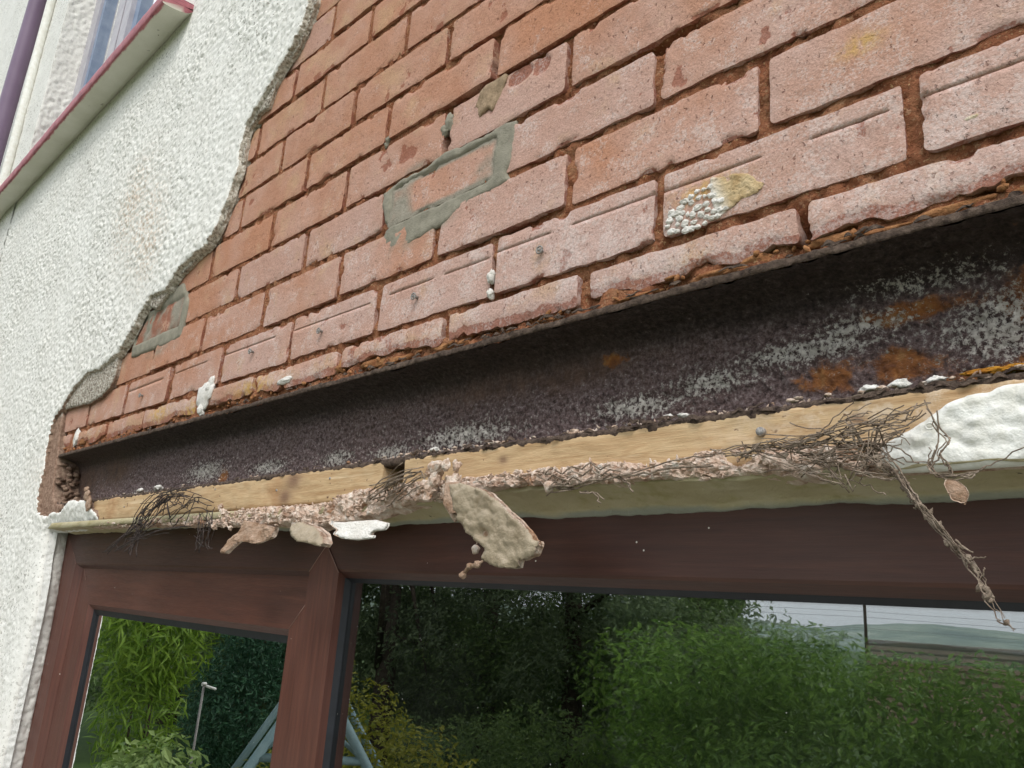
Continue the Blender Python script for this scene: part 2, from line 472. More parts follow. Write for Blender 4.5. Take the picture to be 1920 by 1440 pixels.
def m_timber():
    m = Mat('old_softwood')
    v = m.vec((2.2, 30, 30))
    ring = m.noise(3.2, 4, 0.6, v, 0.6)
    c = m.ramp(ring, [(0.3, (0.40, 0.25, 0.125)), (0.48, (0.56, 0.395, 0.225)), (0.55, (0.47, 0.305, 0.16)), (0.72, (0.66, 0.50, 0.315))])
    c = m.mix(m.math('MULTIPLY', m.thr(m.noise(14, 4, 0.6), 0.5, 0.75), 0.45), c, (0.62, 0.50, 0.33))
    xx = m.N('ShaderNodeSeparateXYZ', {0: m.pos()}).outputs[0]
    pls = m.math('MULTIPLY', m.thr(m.noise(48, 5, 0.7), 0.46, 0.62), m.thr(xx, -0.22, 0.02))
    c = m.mix(m.math('MULTIPLY', pls, 0.75), c, (0.66, 0.54, 0.41))
    c = m.mix(m.math('MULTIPLY', m.attr('rusty'), m.thr(m.noise(40, 4), 0.2, 0.7)), c, (0.32, 0.13, 0.045))
    c = m.mix(m.math('MULTIPLY', m.attr('knot'), 0.85), c, (0.17, 0.09, 0.06))
    c = m.mix(m.thr(m.noise(95, 2, 0.5), 0.70, 0.75), c, (0.16, 0.09, 0.05))
    fine = m.noise(26, 4, 0.7, v)
    return m.bsdf(c, 0.8, m.bump(m.math('ADD', fine, m.math('MULTIPLY', m.noise(300, 3), 0.5)), 0.5, 0.0012), 0.25)

def m_upvc(name, sc, g=1.0):
    m = Mat(name)
    v = m.vec(sc)
    c = m.ramp(m.noise(2.4, 6, 0.68, v, 0.4), [(0.2, (0.045 * g, 0.016 * g, 0.012 * g)), (0.5, (0.074 * g, 0.026 * g, 0.018 * g)), (0.8, (0.115 * g, 0.042 * g, 0.027 * g))])
    c = m.mix(m.math('MULTIPLY', m.thr(m.noise(9, 4, 0.7, v), 0.52, 0.75), 0.35), c, (0.032, 0.013, 0.011))
    c = m.mix(m.math('MULTIPLY', m.thr(m.noise(4, 3, 0.6), 0.35, 0.8), 0.12), c, (0.20, 0.14, 0.12))      # dusty film
    c = m.mix(m.dots(60, 0.07, 0.22), c, (0.7, 0.66, 0.6))                                 # specks of plaster dust
    fine = m.noise(14, 4, 0.7, v)
    return m.bsdf(c, m.ramp(fine, [(0.3, (0.42, 0.42, 0.42)), (0.7, (0.58, 0.58, 0.58))]), m.bump(fine, 0.22, 0.0006), 0.42)

def m_glass(k=5.0, name='window_glass'):
    m = Mat(name)
    fr = m.N('ShaderNodeFresnel', {'IOR': 1.52}).outputs[0]
    f = m.math('MULTIPLY', fr, k, True)
    tr = m.N('ShaderNodeBsdfTransparent', {'Color': (0.93, 0.95, 0.94, 1)})
    gl = m.N('ShaderNodeBsdfGlossy', {'Color': (0.95, 0.97, 0.98, 1), 'Roughness': 0.0})
    mx = m.N('ShaderNodeMixShader', {0: f, 1: tr.outputs[0], 2: gl.outputs[0]})
    # scattered dust and dried drops on the pane
    df = m.N('ShaderNodeBsdfDiffuse', {'Color': (0.75, 0.74, 0.70, 1)})
    d1 = m.dots(115, 0.075, 0.5)
    d2 = m.math('MULTIPLY', m.thr(m.noise(5, 5, 0.65, m.vec((1, 1, 0.5))), 0.4, 0.85), 0.006)
    mx2 = m.N('ShaderNodeMixShader', {0: m.math('ADD', m.math('MULTIPLY', d1, 0.45), d2, True), 1: mx.outputs[0], 2: df.outputs[0]})
    m.t.links.new(mx2.outputs[0], m.out.inputs[0])
    return m.m

def m_soffit():
    m = Mat('cream_paint_with_algae')
    c = m.ramp(m.noise(12, 4, 0.6), [(0.3, (0.40, 0.335, 0.19)), (0.6, (0.51, 0.45, 0.295)), (0.8, (0.58, 0.53, 0.40))])
    c = m.mix(m.math('MULTIPLY', m.thr(m.noise(30, 5, 0.65, m.vec((1, 1, 2))), 0.5, 0.72), 0.6), c, (0.30, 0.26, 0.09))
    c = m.mix(m.thr(m.noise(60, 4, 0.7), 0.68, 0.74), c, (0.05, 0.045, 0.025))
    c = m.mix(m.math('MULTIPLY', m.attr('sealant'), 0.85), c, (0.27, 0.29, 0.26))
    return m.bsdf(c, 0.75, m.bump(m.noise(110, 5, 0.65), 0.8, 0.003), 0.3)

def m_paint(name, a, b, sc=30, rough=0.6, bump=0.25, bs=220):
    m = Mat(name)
    c = m.ramp(m.noise(sc, 4, 0.6), [(0.3, a), (0.7, b)])
    return m.bsdf(c, rough, m.bump(m.noise(bs, 4, 0.6), bump, 0.0015), 0.35)

def m_plaster():
    m = Mat('broken_pink_plaster')
    n = m.noise(75, 5, 0.7)
    c = m.ramp(n, [(0.30, (0.24, 0.135, 0.085)), (0.43, (0.52, 0.37, 0.28)), (0.56, (0.68, 0.55, 0.455)), (0.70, (0.84, 0.78, 0.71))])
    c = m.mix(m.thr(m.noise(30, 5, 0.7), 0.54, 0.68), c, (0.36, 0.20, 0.115))
    return m.bsdf(c, 0.95, m.bump(m.noise(260, 5, 0.75), 0.9, 0.003), 0.15)

def m_crust():
    m = Mat('lime_and_sand_crust')
    x = m.N('ShaderNodeSeparateXYZ', {0: m.pos()})
    w = m.thr(m.math('ADD', x.outputs[0], m.math('MULTIPLY', x.outputs[2], 0.35)), -0.105, -0.125)
    c = m.mix(w, m.ramp(m.noise(70, 4, 0.65), [(0.3, (0.40, 0.27, 0.13)), (0.7, (0.66, 0.52, 0.32))]), m.ramp(m.noise(90, 4, 0.65), [(0.3, (0.58, 0.52, 0.45)), (0.6, (0.80, 0.77, 0.71))]))
    return m.bsdf(c, 0.95, m.bump(m.noise(420, 4, 0.7), 0.8, 0.002), 0.15)

def m_sill():
    m = Mat('sill_paint')
    cream = m.ramp(m.noise(9, 4, 0.6), [(0.3, (0.55, 0.54, 0.44)), (0.7, (0.67, 0.66, 0.57))])
    cream = m.mix(m.thr(m.noise(50, 3, 0.6), 0.69, 0.74), cream, (0.18, 0.16, 0.12))
    pink = m.ramp(m.noise(30, 4, 0.65), [(0.3, (0.30, 0.085, 0.105)), (0.7, (0.47, 0.165, 0.185))])
    pink = m.mix(m.thr(m.noise(16, 4, 0.6, m.vec((1, 1, 22))), 0.60, 0.68), pink, (0.10, 0.04, 0.055))
    c = m.mix(m.attr('pink'), cream, pink)
    return m.bsdf(c, 0.55, m.bump(m.noise(120, 4, 0.6), 0.4, 0.002), 0.35)

def m_leaf(name, a, b, tr=0.35):
    m = Mat(name)
    t = m.attr('tone')
    c = m.ramp(t, [(0.0, a), (1.0, b)])
    p = m.N('ShaderNodeBsdfPrincipled', {'Base Color': c, 'Roughness': 0.5, 'Specular IOR Level': 0.4})
    q = m.N('ShaderNodeBsdfTranslucent', {'Color': c})
    mx = m.N('ShaderNodeMixShader', {0: tr, 1: p.outputs[0], 2: q.outputs[0]})
    m.t.links.new(mx.outputs[0], m.out.inputs[0])
    return m.m

M = {}
M['brick'] = m_brick(); M['mortar'] = m_mortar(); M['cement'] = m_cement()
M['render'] = m_render(); M['under'] = m_under(); M['rust'] = m_rust(); M['timber'] = m_timber()
M['rim'] = m_earth('broken_render_edge', (0.15, 0.085, 0.06), (0.40, 0.29, 0.215), 90, True, True)
M['sandy'] = m_earth('sandy_smear', (0.25, 0.18, 0.11), (0.50, 0.36, 0.24), 110)
M['rubble'] = m_earth('crumbled_mortar', (0.20, 0.075, 0.03), (0.46, 0.23, 0.105), 70)
M['flange'] = m_earth('flaking_rust', (0.030, 0.020, 0.017), (0.20, 0.145, 0.112), 150)
M['flange_dark'] = m_earth('shaded_flange_rust', (0.016, 0.011, 0.009), (0.10, 0.068, 0.054), 120)  # unassigned darker copy of the flange rust, toned for its shaded underside
M['seam'] = m_paint('weld_line', (0.26, 0.15, 0.12), (0.34, 0.21, 0.17), 60, 0.5, 0.1)
M['upvc_h'] = m_upvc('mahogany_foil_horizontal', (3, 60, 60), 0.82); M['upvc_h2'] = m_upvc('mahogany_foil_sash', (3, 60, 60), 1.2); M['upvc_v'] = m_upvc('mahogany_foil_vertical', (60, 60, 3), 1.3)  # soffit shade put into the horizontal foil, light into sash and vertical foils
M['gasket'] = m_paint('black_rubber', (0.012, 0.013, 0.016), (0.02, 0.022, 0.028), 30, 0.5, 0.1)
M['glass'] = m_glass(); M['glass_inner'] = m_glass(2.3, 'inner_glass'); M['soffit'] = m_soffit(); M['plaster'] = m_plaster(); M['sill'] = m_sill()
M['cream'] = m_paint('cream_masonry_paint', (0.29, 0.23, 0.155), (0.42, 0.345, 0.25), 55, 0.36, 0.9, 260)
M['white'] = m_paint('white_masonry_paint', (0.70, 0.68, 0.61), (0.85, 0.85, 0.81), 60, 0.6, 0.9, 210)
M['wire'] = m_earth('rusted_wire', (0.11, 0.075, 0.05), (0.46, 0.37, 0.29), 110)
M['wire_dark'] = m_earth('dark_rusted_wire', (0.035, 0.028, 0.028), (0.15, 0.12, 0.11), 200)
M['purple'] = m_paint('plum_gloss_paint', (0.17, 0.115, 0.18), (0.20, 0.14, 0.21), 6, 0.4, 0.05)
M['wframe'] = m_paint('grey_painted_wood', (0.40, 0.38, 0.42), (0.52, 0.50, 0.53), 20, 0.5, 0.2)
M['wbead'] = m_paint('blue_grey_bead', (0.20, 0.26, 0.38), (0.30, 0.36, 0.48), 20, 0.5, 0.2)
M['nail'] = m_paint('dull_metal', (0.12, 0.11, 0.10), (0.42, 0.40, 0.38), 400, 0.55, 0.3)
M['crust'] = m_earth('lime_crust', (0.50, 0.36, 0.19), (0.80, 0.74, 0.62), 60)
M['crust_mix'] = m_crust()
M['lime'] = m_earth('white_lime', (0.66, 0.62, 0.56), (0.88, 0.86, 0.82), 60)
M['flake'] = m_earth('dry_brown_flake', (0.24, 0.14, 0.08), (0.52, 0.38, 0.29), 80)
M['room'] = m_paint('dim_room', (0.16, 0.15, 0.14), (0.20, 0.19, 0.18), 3, 0.9, 0.0)
# ------------------------------------------------------------------ the house wall: bricks, mortar, render coat
BEDS = [0.033, 0.0775, 0.1535, 0.230, 0.302, 0.378, 0.451, 0.524, 0.599, 0.671, 0.748, 0.823, 0.897]
PERPS = {
    0: [-0.077, -0.308, -0.52, -0.746, -0.988, -1.198, -1.44, -1.643],
    1: [0.010, -0.219, -0.445, -0.670, -0.893, -1.123, -1.340, -1.567, -1.792],
    2: [-0.111, -0.334, -0.556, -0.776, -1.0, -1.225, -1.455],
    3: [-0.222, -0.449, -0.677, -0.891, -1.121, -1.343, -1.583],
    4: [-0.343, -0.558, -0.793, -1.019, -1.244],
    5: [-0.471, -0.698, -0.921, -1.150],
    6: [-0.574, -0.799, -1.024, -1.25],
    7: [-0.680, -0.908, -1.133],
    8: [-0.786, -1.016, -1.24],
    9: [-0.912, -1.13], 10: [-0.80, -1.025], 11: [-0.912, -1.13]}
FINISH = [(-0.9977, 0.8361), (-0.9831, 0.7801), (-0.9991, 0.7367), (-1.0261, 0.6991), (-1.0743, 0.6655), (-1.1417, 0.6211), (-1.1623, 0.6067), (-1.1741, 0.5591),
          (-1.1685, 0.4998), (-1.1902, 0.4513), (-1.2145, 0.3979), (-1.2408, 0.3782), (-1.2942, 0.3656), (-1.3644, 0.3564), (-1.4025, 0.3256), (-1.4984, 0.3253), (-1.54, 0.2926),
          (-1.579, 0.2522), (-1.6263, 0.2246), (-1.7314, 0.2057), (-1.8062, 0.2118), (-1.8993, 0.1803), (-1.9484, 0.1471), (-1.9904, 0.1187), (-1.9927, 0.0814), (-1.9921, 0.0521),
          (-1.9765, -0.0082), (-1.9781, -0.0507), (-1.9566, -0.0949), (-1.9436, -0.1116), (-1.8935, -0.1232), (-1.8262, -0.1182), (-1.7743, -0.1119), (-1.7402, -0.0982),
          (-1.697, -0.0944), (-1.6344, -0.0974), (-1.6038, -0.1097), (-1.57, -0.1283), (-1.5518, -0.1427), (-1.6776, -0.1500), (-1.8780, -0.1510)]
UNDER = [(-0.9842, 0.8357), (-0.9703, 0.7801), (-0.9959, 0.7247), (-1.0246, 0.6936), (-1.0719, 0.6707), (-1.0938, 0.6115), (-1.1347, 0.6122), (-1.168, 0.5856), (-1.1605, 0.5247),
         (-1.1814, 0.4984), (-1.183, 0.4537), (-1.2047, 0.405), (-1.2308, 0.3796), (-1.2834, 0.3668), (-1.3469, 0.3442), (-1.383, 0.3397), (-1.4255, 0.3116), (-1.468, 0.292),
         (-1.5209, 0.3137), (-1.5688, 0.3272), (-1.5884, 0.3005), (-1.6154, 0.2813), (-1.62, 0.2549), (-1.6364, 0.2271), (-1.6337, 0.2106), (-1.6342, 0.1716), (-1.6551, 0.1518),
         (-1.6943, 0.1343), (-1.7788, 0.1309), (-1.899, 0.1378), (-1.9606, 0.1404), (-1.9458, 0.0958), (-1.941, 0.0716), (-1.921, 0.0319), (-1.9183, 0.0111), (-1.9069, -0.0216),
         (-1.8944, -0.0501), (-1.8799, -0.0757), (-1.8422, -0.0957), (-1.7817, -0.1019)]
SILL_Z = 1.10

wall = thing('house_wall', 'red brick house wall stripped of part of its white roughcast render above the window', 'wall')

def gauss(X, Z, lst):
    r = 0
    for x, z, sx, sz in lst:
        r = np.maximum(r, np.exp(-((X - x) / sx) ** 2 - ((Z - z) / sz) ** 2))
    return r

def sm_in(x, a, b, w):
    return sstep(a - w, a + w, x) * (1 - sstep(b - w, b + w, x))

GROOVES = [(-0.2179, -0.115), (-0.068, -0.0095), (0.0176, 0.22), (-0.4435, -0.36), (-0.325, -0.2205), (-0.644, -0.56), (-0.53, -0.458), (-0.884, -0.69), (-1.115, -0.945), (-1.32, -1.19), (-1.555, -1.38)]

def brick(x0, x1, z0, z1, c, seed):
    g = np.random.default_rng(seed)
    j = 0.0056
    x0 += j * g.uniform(0.75, 1.35); x1 -= j * g.uniform(0.75, 1.35)
    z0 += 0.0049 * g.uniform(0.7, 1.3); z1 -= 0.0049 * g.uniform(0.7, 1.3)
    near = (x0 + x1) / 2
    st = 0.0032 if near > -0.5 else 0.0042 if near > -1.1 else 0.006
    nu = max(8, int((x1 - x0) / st)); nv = max(6, int((z1 - z0) / (st * 0.95)))
    u = np.linspace(-1, 1, nu)
    u = np.sign(u) * np.abs(u) ** 0.94
    v = np.linspace(-1, 1, nv)
    grv = c == 1
    zg = 0.1305 + 0.0018 * math.sin(seed * 1.7)
    if grv:
        vg = (zg - (z0 + z1) / 2) / ((z1 - z0) / 2)
        e = 2 / (z1 - z0)
        v = np.sort(np.concatenate([v[np.abs(v - vg) > 0.0022 * e], [vg - 0.0010 * e, vg - 0.0005 * e, vg, vg + 0.0005 * e, vg + 0.0010 * e]]))
        nv = len(v)
    U, W = np.meshgrid(u, v)
    cx, cz, hx, hz = (x0 + x1) / 2, (z0 + z1) / 2, (x1 - x0) / 2, (z1 - z0) / 2
    # rounded, unequal corners
    dx = np.abs(U) * hx; dz = np.abs(W) * hz
    rc = 0.002 + 0.0065 * np.abs(vnoise(np.sign(U) * 3.3 + seed, np.sign(W) * 5.1, 0.2, 1.0, seed))
    ex = np.maximum(dx - (hx - rc), 0); ez = np.maximum(dz - (hz - rc), 0)
    L = np.hypot(ex, ez); k = np.where((ex > 0) & (ez > 0) & (L > rc * np.maximum(ex, ez) / rc), np.maximum(ex, ez) / (L + 1e-9), 1)
    X = cx + np.sign(U) * (np.minimum(dx, hx - rc) + ex * np.where(ez > 0, k, 1))
    Z = cz + np.sign(W) * (np.minimum(dz, hz - rc) + ez * np.where(ex > 0, k, 1))
    em = np.minimum(hx - dx, hz - dz)                        # distance to the nearest arris
    we = 1 - sstep(0.0, 0.011, em)
    X = X + we * (0.0020 * fbm(X, Z, 0.1 + seed, 55, 4, seed, 0.65))
    Z = Z + we * (0.0026 * fbm(X, Z, 4.1 + seed, 45, 4, seed + 1, 0.65))
    chip = sstep(0.16, 0.42, fbm(X, Z, 9.1 + seed, 33, 4, seed + 6, 0.62)) * (1 - sstep(0.0, 0.009, em))
    X = X - np.sign(U) * chip * 0.0024 * (hx - dx < hz - dz); Z = Z - np.sign(W) * chip * 0.0030 * (hx - dx >= hz - dz)
    if c == 0:                                               # lower edges broken away over the beam
        amp = 0.026 if near > -1.3 else 0.024
        zc = amp * np.clip(fbm(X, 0.5, seed * 0.37, 16, 4, seed, 0.6) * 1.5 + 0.15, 0, 1) * (0.5 + 0.5 * g.random())
        Z = Z + zc * (1 - W) / 2
    arr = 0.0006 + 0.0022 * np.clip(fbm(X, Z, seed, 38, 3, seed + 2) - 0.05, 0, 1)
    q = np.clip(1 - em / arr, 0, 1)
    Y = arr * q * q * 0.9 + chip * 0.0022
    Y = Y + g.uniform(-0.0016, 0.0014) + (U * g.uniform(-1, 1) * 0.0011 + W * g.uniform(-1, 1) * 0.0008)
    Y = Y - 0.0010 * fbm(X, Z, 0.2, 45, 3, 3) - 0.0007 * fbm(X, Z, 0.2, 170, 2, 5)
    # scuffs and spalled shallow patches
    sp = sstep(0.34, 0.50, fbm(X, Z, 1.7, 22, 4, 9 + seed % 5, 0.6)) * (1 if g.random() < 0.65 else 0.3)
    Y = Y + sp * (0.0010 + 0.0008 * fbm(X, Z, 2.2, 260, 2, 8))
    red = np.maximum(sp * 0.6, chip)
    if c == 0:
        bl = sstep(0.012, 0.0, (W + 1) * hz - 0.004 * (1 + fbm(X, Z, 1, 60, 2, seed)))
        Y = Y + bl * 0.0015; red = np.maximum(red, bl)
        if -0.75 < near < -0.52: red = np.maximum(red, 0.8 * sstep(-0.1, 0.3, fbm(X, Z, 3, 30, 3, 4)))
    if grv:
        m = np.zeros_like(X)
        for a, b in GROOVES: m = np.maximum(m, sm_in(X, a, b, 0.002))
        Y = Y + 0.009 * m * (np.abs(Z - zg) < 0.00075) * (1 - 0.5 * np.clip(fbm(X, 1, 1, 40, 2, 77), 0, 1))
    if c == 4 and -0.56 < near < -0.34:
        dd = gauss(X, Z, [(-0.425, 0.364, 0.025, 0.014), (-0.389, 0.362, 0.016, 0.014)])
        dd = sstep(0.42, 0.6, dd + 0.3 * fbm(X, Z, 1, 60, 3, 2))
        Y = Y + dd * (0.003 + 0.002 * fbm(X, Z, 1, 140, 3, 3)); red = np.maximum(red, 1.6 * dd)
    cem = np.zeros_like(X)
    if c == 3 and -0.677 < near < -0.449:
        cem = sstep(-0.25, 0.25, fbm(X, Z, 2, 26, 4, 6) + 1.1 * we - 0.35 * sm_in(X, -0.62, -0.48, 0.03))
        Y = Y + 0.002
    if c == 3 and -1.583 < near < -1.343:
        cem = sstep(-0.10, 0.30, fbm(X, Z, 2, 30, 4, 6) + 0.12); red = np.maximum(red, 0.7); Y = Y + 0.001 - 0.003 * fbm(X, Z, 2, 60, 3, 6)
    cem = np.maximum(cem, 0.8 * gauss(X, Z, [(-0.64, 0.195, 0.04, 0.012), (-0.555, 0.205, 0.03, 0.008), (-1.42, 0.196, 0.07, 0.010), (-0.440, 0.262, 0.012, 0.03), (-0.60, 0.310, 0.05, 0.006), (-0.690, 0.262, 0.012, 0.03)]) * sstep(-0.3, 0.3, fbm(X, Z, 2, 40, 3, 6)))
    gold = gauss(X, Z, [(-0.024, 0.199, 0.016, 0.010), (-0.165, 0.118, 0.03, 0.01), (-1.21, 0.045, 0.05, 0.015), (-0.99, 0.055, 0.06, 0.015), (-1.36, 0.058, 0.05, 0.015)])
    eff = np.clip(0.80 - Z * 1.75 + 0.30 * (X + 0.45), 0, 0.9) + 0.25 * gauss(X, Z, [(-0.30, 0.10, 0.07, 0.02), (-0.61, 0.10, 0.05, 0.025), (-0.19, 0.055, 0.10, 0.014), (0.06, 0.06, 0.08, 0.012), (-0.9, 0.055, 0.08, 0.01), (-1.2, 0.20, 0.3, 0.06)])
    tan = np.clip(-0.25 + Z * 0.8 - 0.2 * X, -0.3, 0.55) + 0.5 * (c == 0)
    V = [np.stack([X, Y, Z], -1).reshape(-1, 3)]
    Q = [quads(nv, nu)]
    loop = np.concatenate([np.arange(nu), np.arange(1, nv) * nu + nu - 1, (nv - 1) * nu + np.arange(nu - 2, -1, -1), np.arange(nv - 2, 0, -1) * nu])
    P = V[0][loop]; n = len(loop); prev = loop; off = nu * nv
    for dpt, ins in ((0.0, 0.0), (0.005, 0.0004), (0.011, 0.001), (0.032, 0.001)):
        C = P.copy(); C[:, 1] = P[:, 1] + dpt
        C[:, 0] = cx + (P[:, 0] - cx) * (1 - ins / hx); C[:, 2] = cz + (P[:, 2] - cz) * (1 - ins / hz)
        C[:, 2] += 0.0008 * fbm(C[:, 0], C[:, 1], C[:, 2], 160, 2, seed)
        if dpt == 0: C = P.copy()
        V.append(C); cur = off + np.arange(n)
        if dpt > 0: Q.append(np.stack([np.roll(prev, -1), prev, cur, np.roll(cur, -1)], 1))
        prev = cur; off += n
    pad = lambda a: np.concatenate([a.ravel(), np.tile(np.broadcast_to(a, X.shape).ravel()[loop], 4)])
    return obj('brick', np.concatenate(V), np.concatenate(Q), None, M['brick'], wall,
               {'eff': pad(eff), 'tan': pad(tan), 'red': np.concatenate([red.ravel(), np.full(4 * n, 0.5)]), 'cem': pad(cem), 'gold': pad(gold)})

FINP = np.array(FINISH)
def finish_edge(z):
    """X of the broken render edge at height z"""
    P = FINP[(FINP[:, 1] > -0.1)]
    o = np.argsort(P[:, 1]); return float(np.interp(z, P[o, 1], P[o, 0]))

seed = 100
for c in range(12):
    z0, z1 = BEDS[c], BEDS[c + 1]
    ps = sorted(PERPS[c])
    while ps[-1] < 0.60: ps.append(ps[-1] + 0.2255)
    while ps[0] > -2.1: ps.insert(0, ps[0] - 0.2255)
    for a, b in zip(ps[:-1], ps[1:]):
        seed += 1
        if b < finish_edge((z0 + z1) / 2) - 0.07 or b < -2.02: continue
        if c == 0 and b < -1.68: continue
        brick(a, b, z0, z1, c, seed)
# three cut pieces at the left end of the lowest course
for a, b, z0, z1 in ((-1.955, -1.885, 0.036, 0.079), (-1.868, -1.83, 0.040, 0.078), (-1.76, -1.648, 0.036, 0.077)):
    seed += 1; brick(a, b, z0, z1, 0, seed)

# mortar: one recessed sandy sheet behind the brick faces
xs = np.concatenate([np.arange(-2.02, -0.9, 0.0046), np.arange(-0.9, -0.5, 0.0032), np.arange(-0.5, 0.28, 0.0025), np.arange(0.28, 0.66, 0.005)]); zs = np.concatenate([np.arange(0.024, 0.36, 0.0025), np.arange(0.36, 0.93, 0.0040)])
GX, GZ = np.meshgrid(xs, zs)
my = 0.0038 + 0.0052 * fbm(GX, GZ, 0.5, 15, 3, 21) - 0.0105 * fbm(GX, GZ, 0.9, 85, 4, 23, 0.72) + 0.010 * sstep(0.30, 0.55, fbm(GX, GZ, 5.9, 60, 3, 25, 0.6))
my += 0.010 * sstep(0.30, 0.52, fbm(GX, GZ, 2.5, 9, 3, 27)) + 0.002 * (1 - sstep(0.03, 0.09, GZ)) - 0.010 * np.clip(fbm(GX, GZ, 3.3, 26, 4, 29, 0.6) * 2.2 + 0.2, -0.3, 1) * (1 - sstep(0.040, 0.052, GZ))
my += 0.020 * gauss(GX, GZ, [(-0.328, 0.262, 0.006, 0.012), (-0.558, 0.345, 0.012, 0.03), (-0.077, 0.045, 0.012, 0.02), (-0.22, 0.30, 0.05, 0.006)])
my = np.maximum(my, 0.0030)
obj('mortar_bed', np.stack([GX, my, GZ], -1), quads(len(zs), len(xs)), None, M['mortar'], wall)
kind(bpy.data.objects['mortar_bed'], 'stuff')
# crumbling mortar squeezed out over the beam
mb = MB(); g = np.random.default_rng(5)
for i in range(260):
    x = g.uniform(-1.95, 0.62); s = g.uniform(0.0010, 0.0034) * (1.2 if x > -0.5 else 1.0)
    lump(mb, (x, g.uniform(-0.001, 0.012), 0.0295 + g.random() * 0.012 + 0.35 * s), (s * g.uniform(0.9, 2.2), s, s * g.uniform(0.6, 1.1)), i, 0.5, s < 0.004)
for i, (x, z, a, b) in enumerate(((-0.13, 0.036, 0.028, 0.009), (-0.165, 0.034, 0.02, 0.007), (-0.055, 0.036, 0.022, 0.009), (-0.02, 0.033, 0.03, 0.006), (0.03, 0.034, 0.03, 0.007), (-0.25, 0.033, 0.03, 0.006), (-0.36, 0.034, 0.03, 0.006), (-0.66, 0.038, 0.035, 0.012), (-0.615, 0.035, 0.03, 0.010), (0.09, 0.034, 0.03, 0.008), (-1.8, 0.05, 0.04, 0.018), (-0.53, 0.036, 0.02, 0.009), (-0.745, 0.05, 0.012, 0.016))):
    lump(mb, (x, 0.008, z), (a, 0.007, b * 0.75), 40 + i, 0.95)
kind(mb.build('mortar_crumbs', M['rubble'], wall), 'stuff')

# cement repairs smeared over joints
CEM = [(-0.6907, 0.2954), (-0.6553, 0.3054), (-0.5906, 0.3018), (-0.5589, 0.3095), (-0.5067, 0.3065), (-0.4488, 0.305), (-0.4285, 0.3014), (-0.4254, 0.2784), (-0.4277, 0.2472), (-0.4369, 0.233),
       (-0.4251, 0.2203), (-0.4444, 0.2181), (-0.4957, 0.2181), (-0.544, 0.2046), (-0.5856, 0.1988), (-0.6414, 0.1937), (-0.6767, 0.2023), (-0.6701, 0.2325), (-0.6802, 0.2602)]
def cem_y(X, Z):
    w = 0.010 * fbm(X, Z, 0.7, 24, 4, 45, 0.6) + 0.004
    onb = sm_in(X, -0.672 + w, -0.4545 - w, 0.0035) * sm_in(Z, 0.2345 + 0.5 * w, 0.2975 - 0.7 * w, 0.003)
    return -0.0006 - 0.0026 * fbm(X, Z, 0.3, 42, 4, 41, 0.6) + onb * 0.0065
ragged('cement_patch', CEM, 0.0028, cem_y, 0.012, [M['cement']], wall, 0.011, 30, 51, 3, 0.001)
CEM2 = [(-1.4009, 0.3322), (-1.3607, 0.3279), (-1.3192, 0.2813), (-1.3192, 0.2494), (-1.3229, 0.2341), (-1.3263, 0.205), (-1.4188, 0.2038), (-1.5168, 0.2057), (-1.5804, 0.2097), (-1.582, 0.271), (-1.5795, 0.3076), (-1.5093, 0.3018), (-1.4455, 0.3135)]
def cem2_y(X, Z):
    onb = sm_in(X, -1.575, -1.345, 0.004) * sm_in(Z, 0.2345, 0.2965, 0.004)
    return -0.0030 - 0.0030 * fbm(X, Z, 0.3, 40, 4, 43, 0.6) + onb * (0.006 + 0.004 * fbm(X, Z, 0.3, 25, 3, 44))
ragged('cement_patch', CEM2, 0.005, cem2_y, 0.012, [M['cement']], wall, 0.006, 30, 53, 3, 0.001)
ragged('cement_patch', [(-0.500, 0.374), (-0.466, 0.382), (-0.446, 0.376), (-0.452, 0.356), (-0.470, 0.333), (-0.478, 0.340), (-0.486, 0.336), (-0.495, 0.332), (-0.505, 0.352)], 0.0025,
       lambda X, Z: -0.0016 - 0.0040 * fbm(X, Z, 0.3, 55, 4, 47, 0.6), 0.002, [M['sandy']], wall, 0.008, 50, 57, 3, 0.001)
mb = MB()
for i, (x, z, a) in enumerate(((-0.557, 0.357, 0.011), (-0.562, 0.345, 0.009), (-0.552, 0.350, 0.009), (-0.696, 0.384, 0.006), (-0.699, 0.378, 0.005))):
    mb = MB(); lump(mb, (x, 0.004, z), (a * 0.8, 0.006, a), 140 + i, 0.9); mb.build('cement_clot', M['cement'], wall)

# lime crusts and small clots stuck to the bricks
CRUST = [(-0.2127, 0.0991), (-0.1982, 0.1109), (-0.1839, 0.1142), (-0.1727, 0.1266), (-0.1617, 0.1288), (-0.1535, 0.1251), (-0.1429, 0.1254), (-0.1249, 0.1172), (-0.1092, 0.1037), (-0.1177, 0.0956), (-0.1302, 0.0968), (-0.1405, 0.0916), (-0.1536, 0.0855), (-0.167, 0.083), (-0.1836, 0.0818), (-0.2036, 0.0836)]
def crust_y(X, Z):
    F, idn = worley(X, Z, 0.0085, 61)
    sc = 1 - sstep(-0.16, -0.14, X + 0.35 * (Z - 0.1))
    return 0.0006 - (0.0012 + 0.0022 * idn) * np.clip(1 - (F * 1.5) ** 4, 0, 1) * (idn > 0.2) * sc - 0.0008 * fbm(X, Z, 0.5, 300, 2, 65) * sc - (0.0016 + 0.0044 * fbm(X, Z, 0.2, 85, 4, 63, 0.62)) * (1 - sc)
ragged('lime_crust', [p for p in CRUST if p[0] > -0.166] + [(-0.160, 0.100), (-0.163, 0.115)], 0.0012, lambda X, Z: -0.0012 - 0.0046 * fbm(X, Z, 0.2, 85, 5, 63, 0.66), 0.0015, [M['crust_mix']], wall, 0.004, 90, 67, 3, 0.0006, round_r=0.0015, smooth=False)
g = np.random.default_rng(69); placed = []
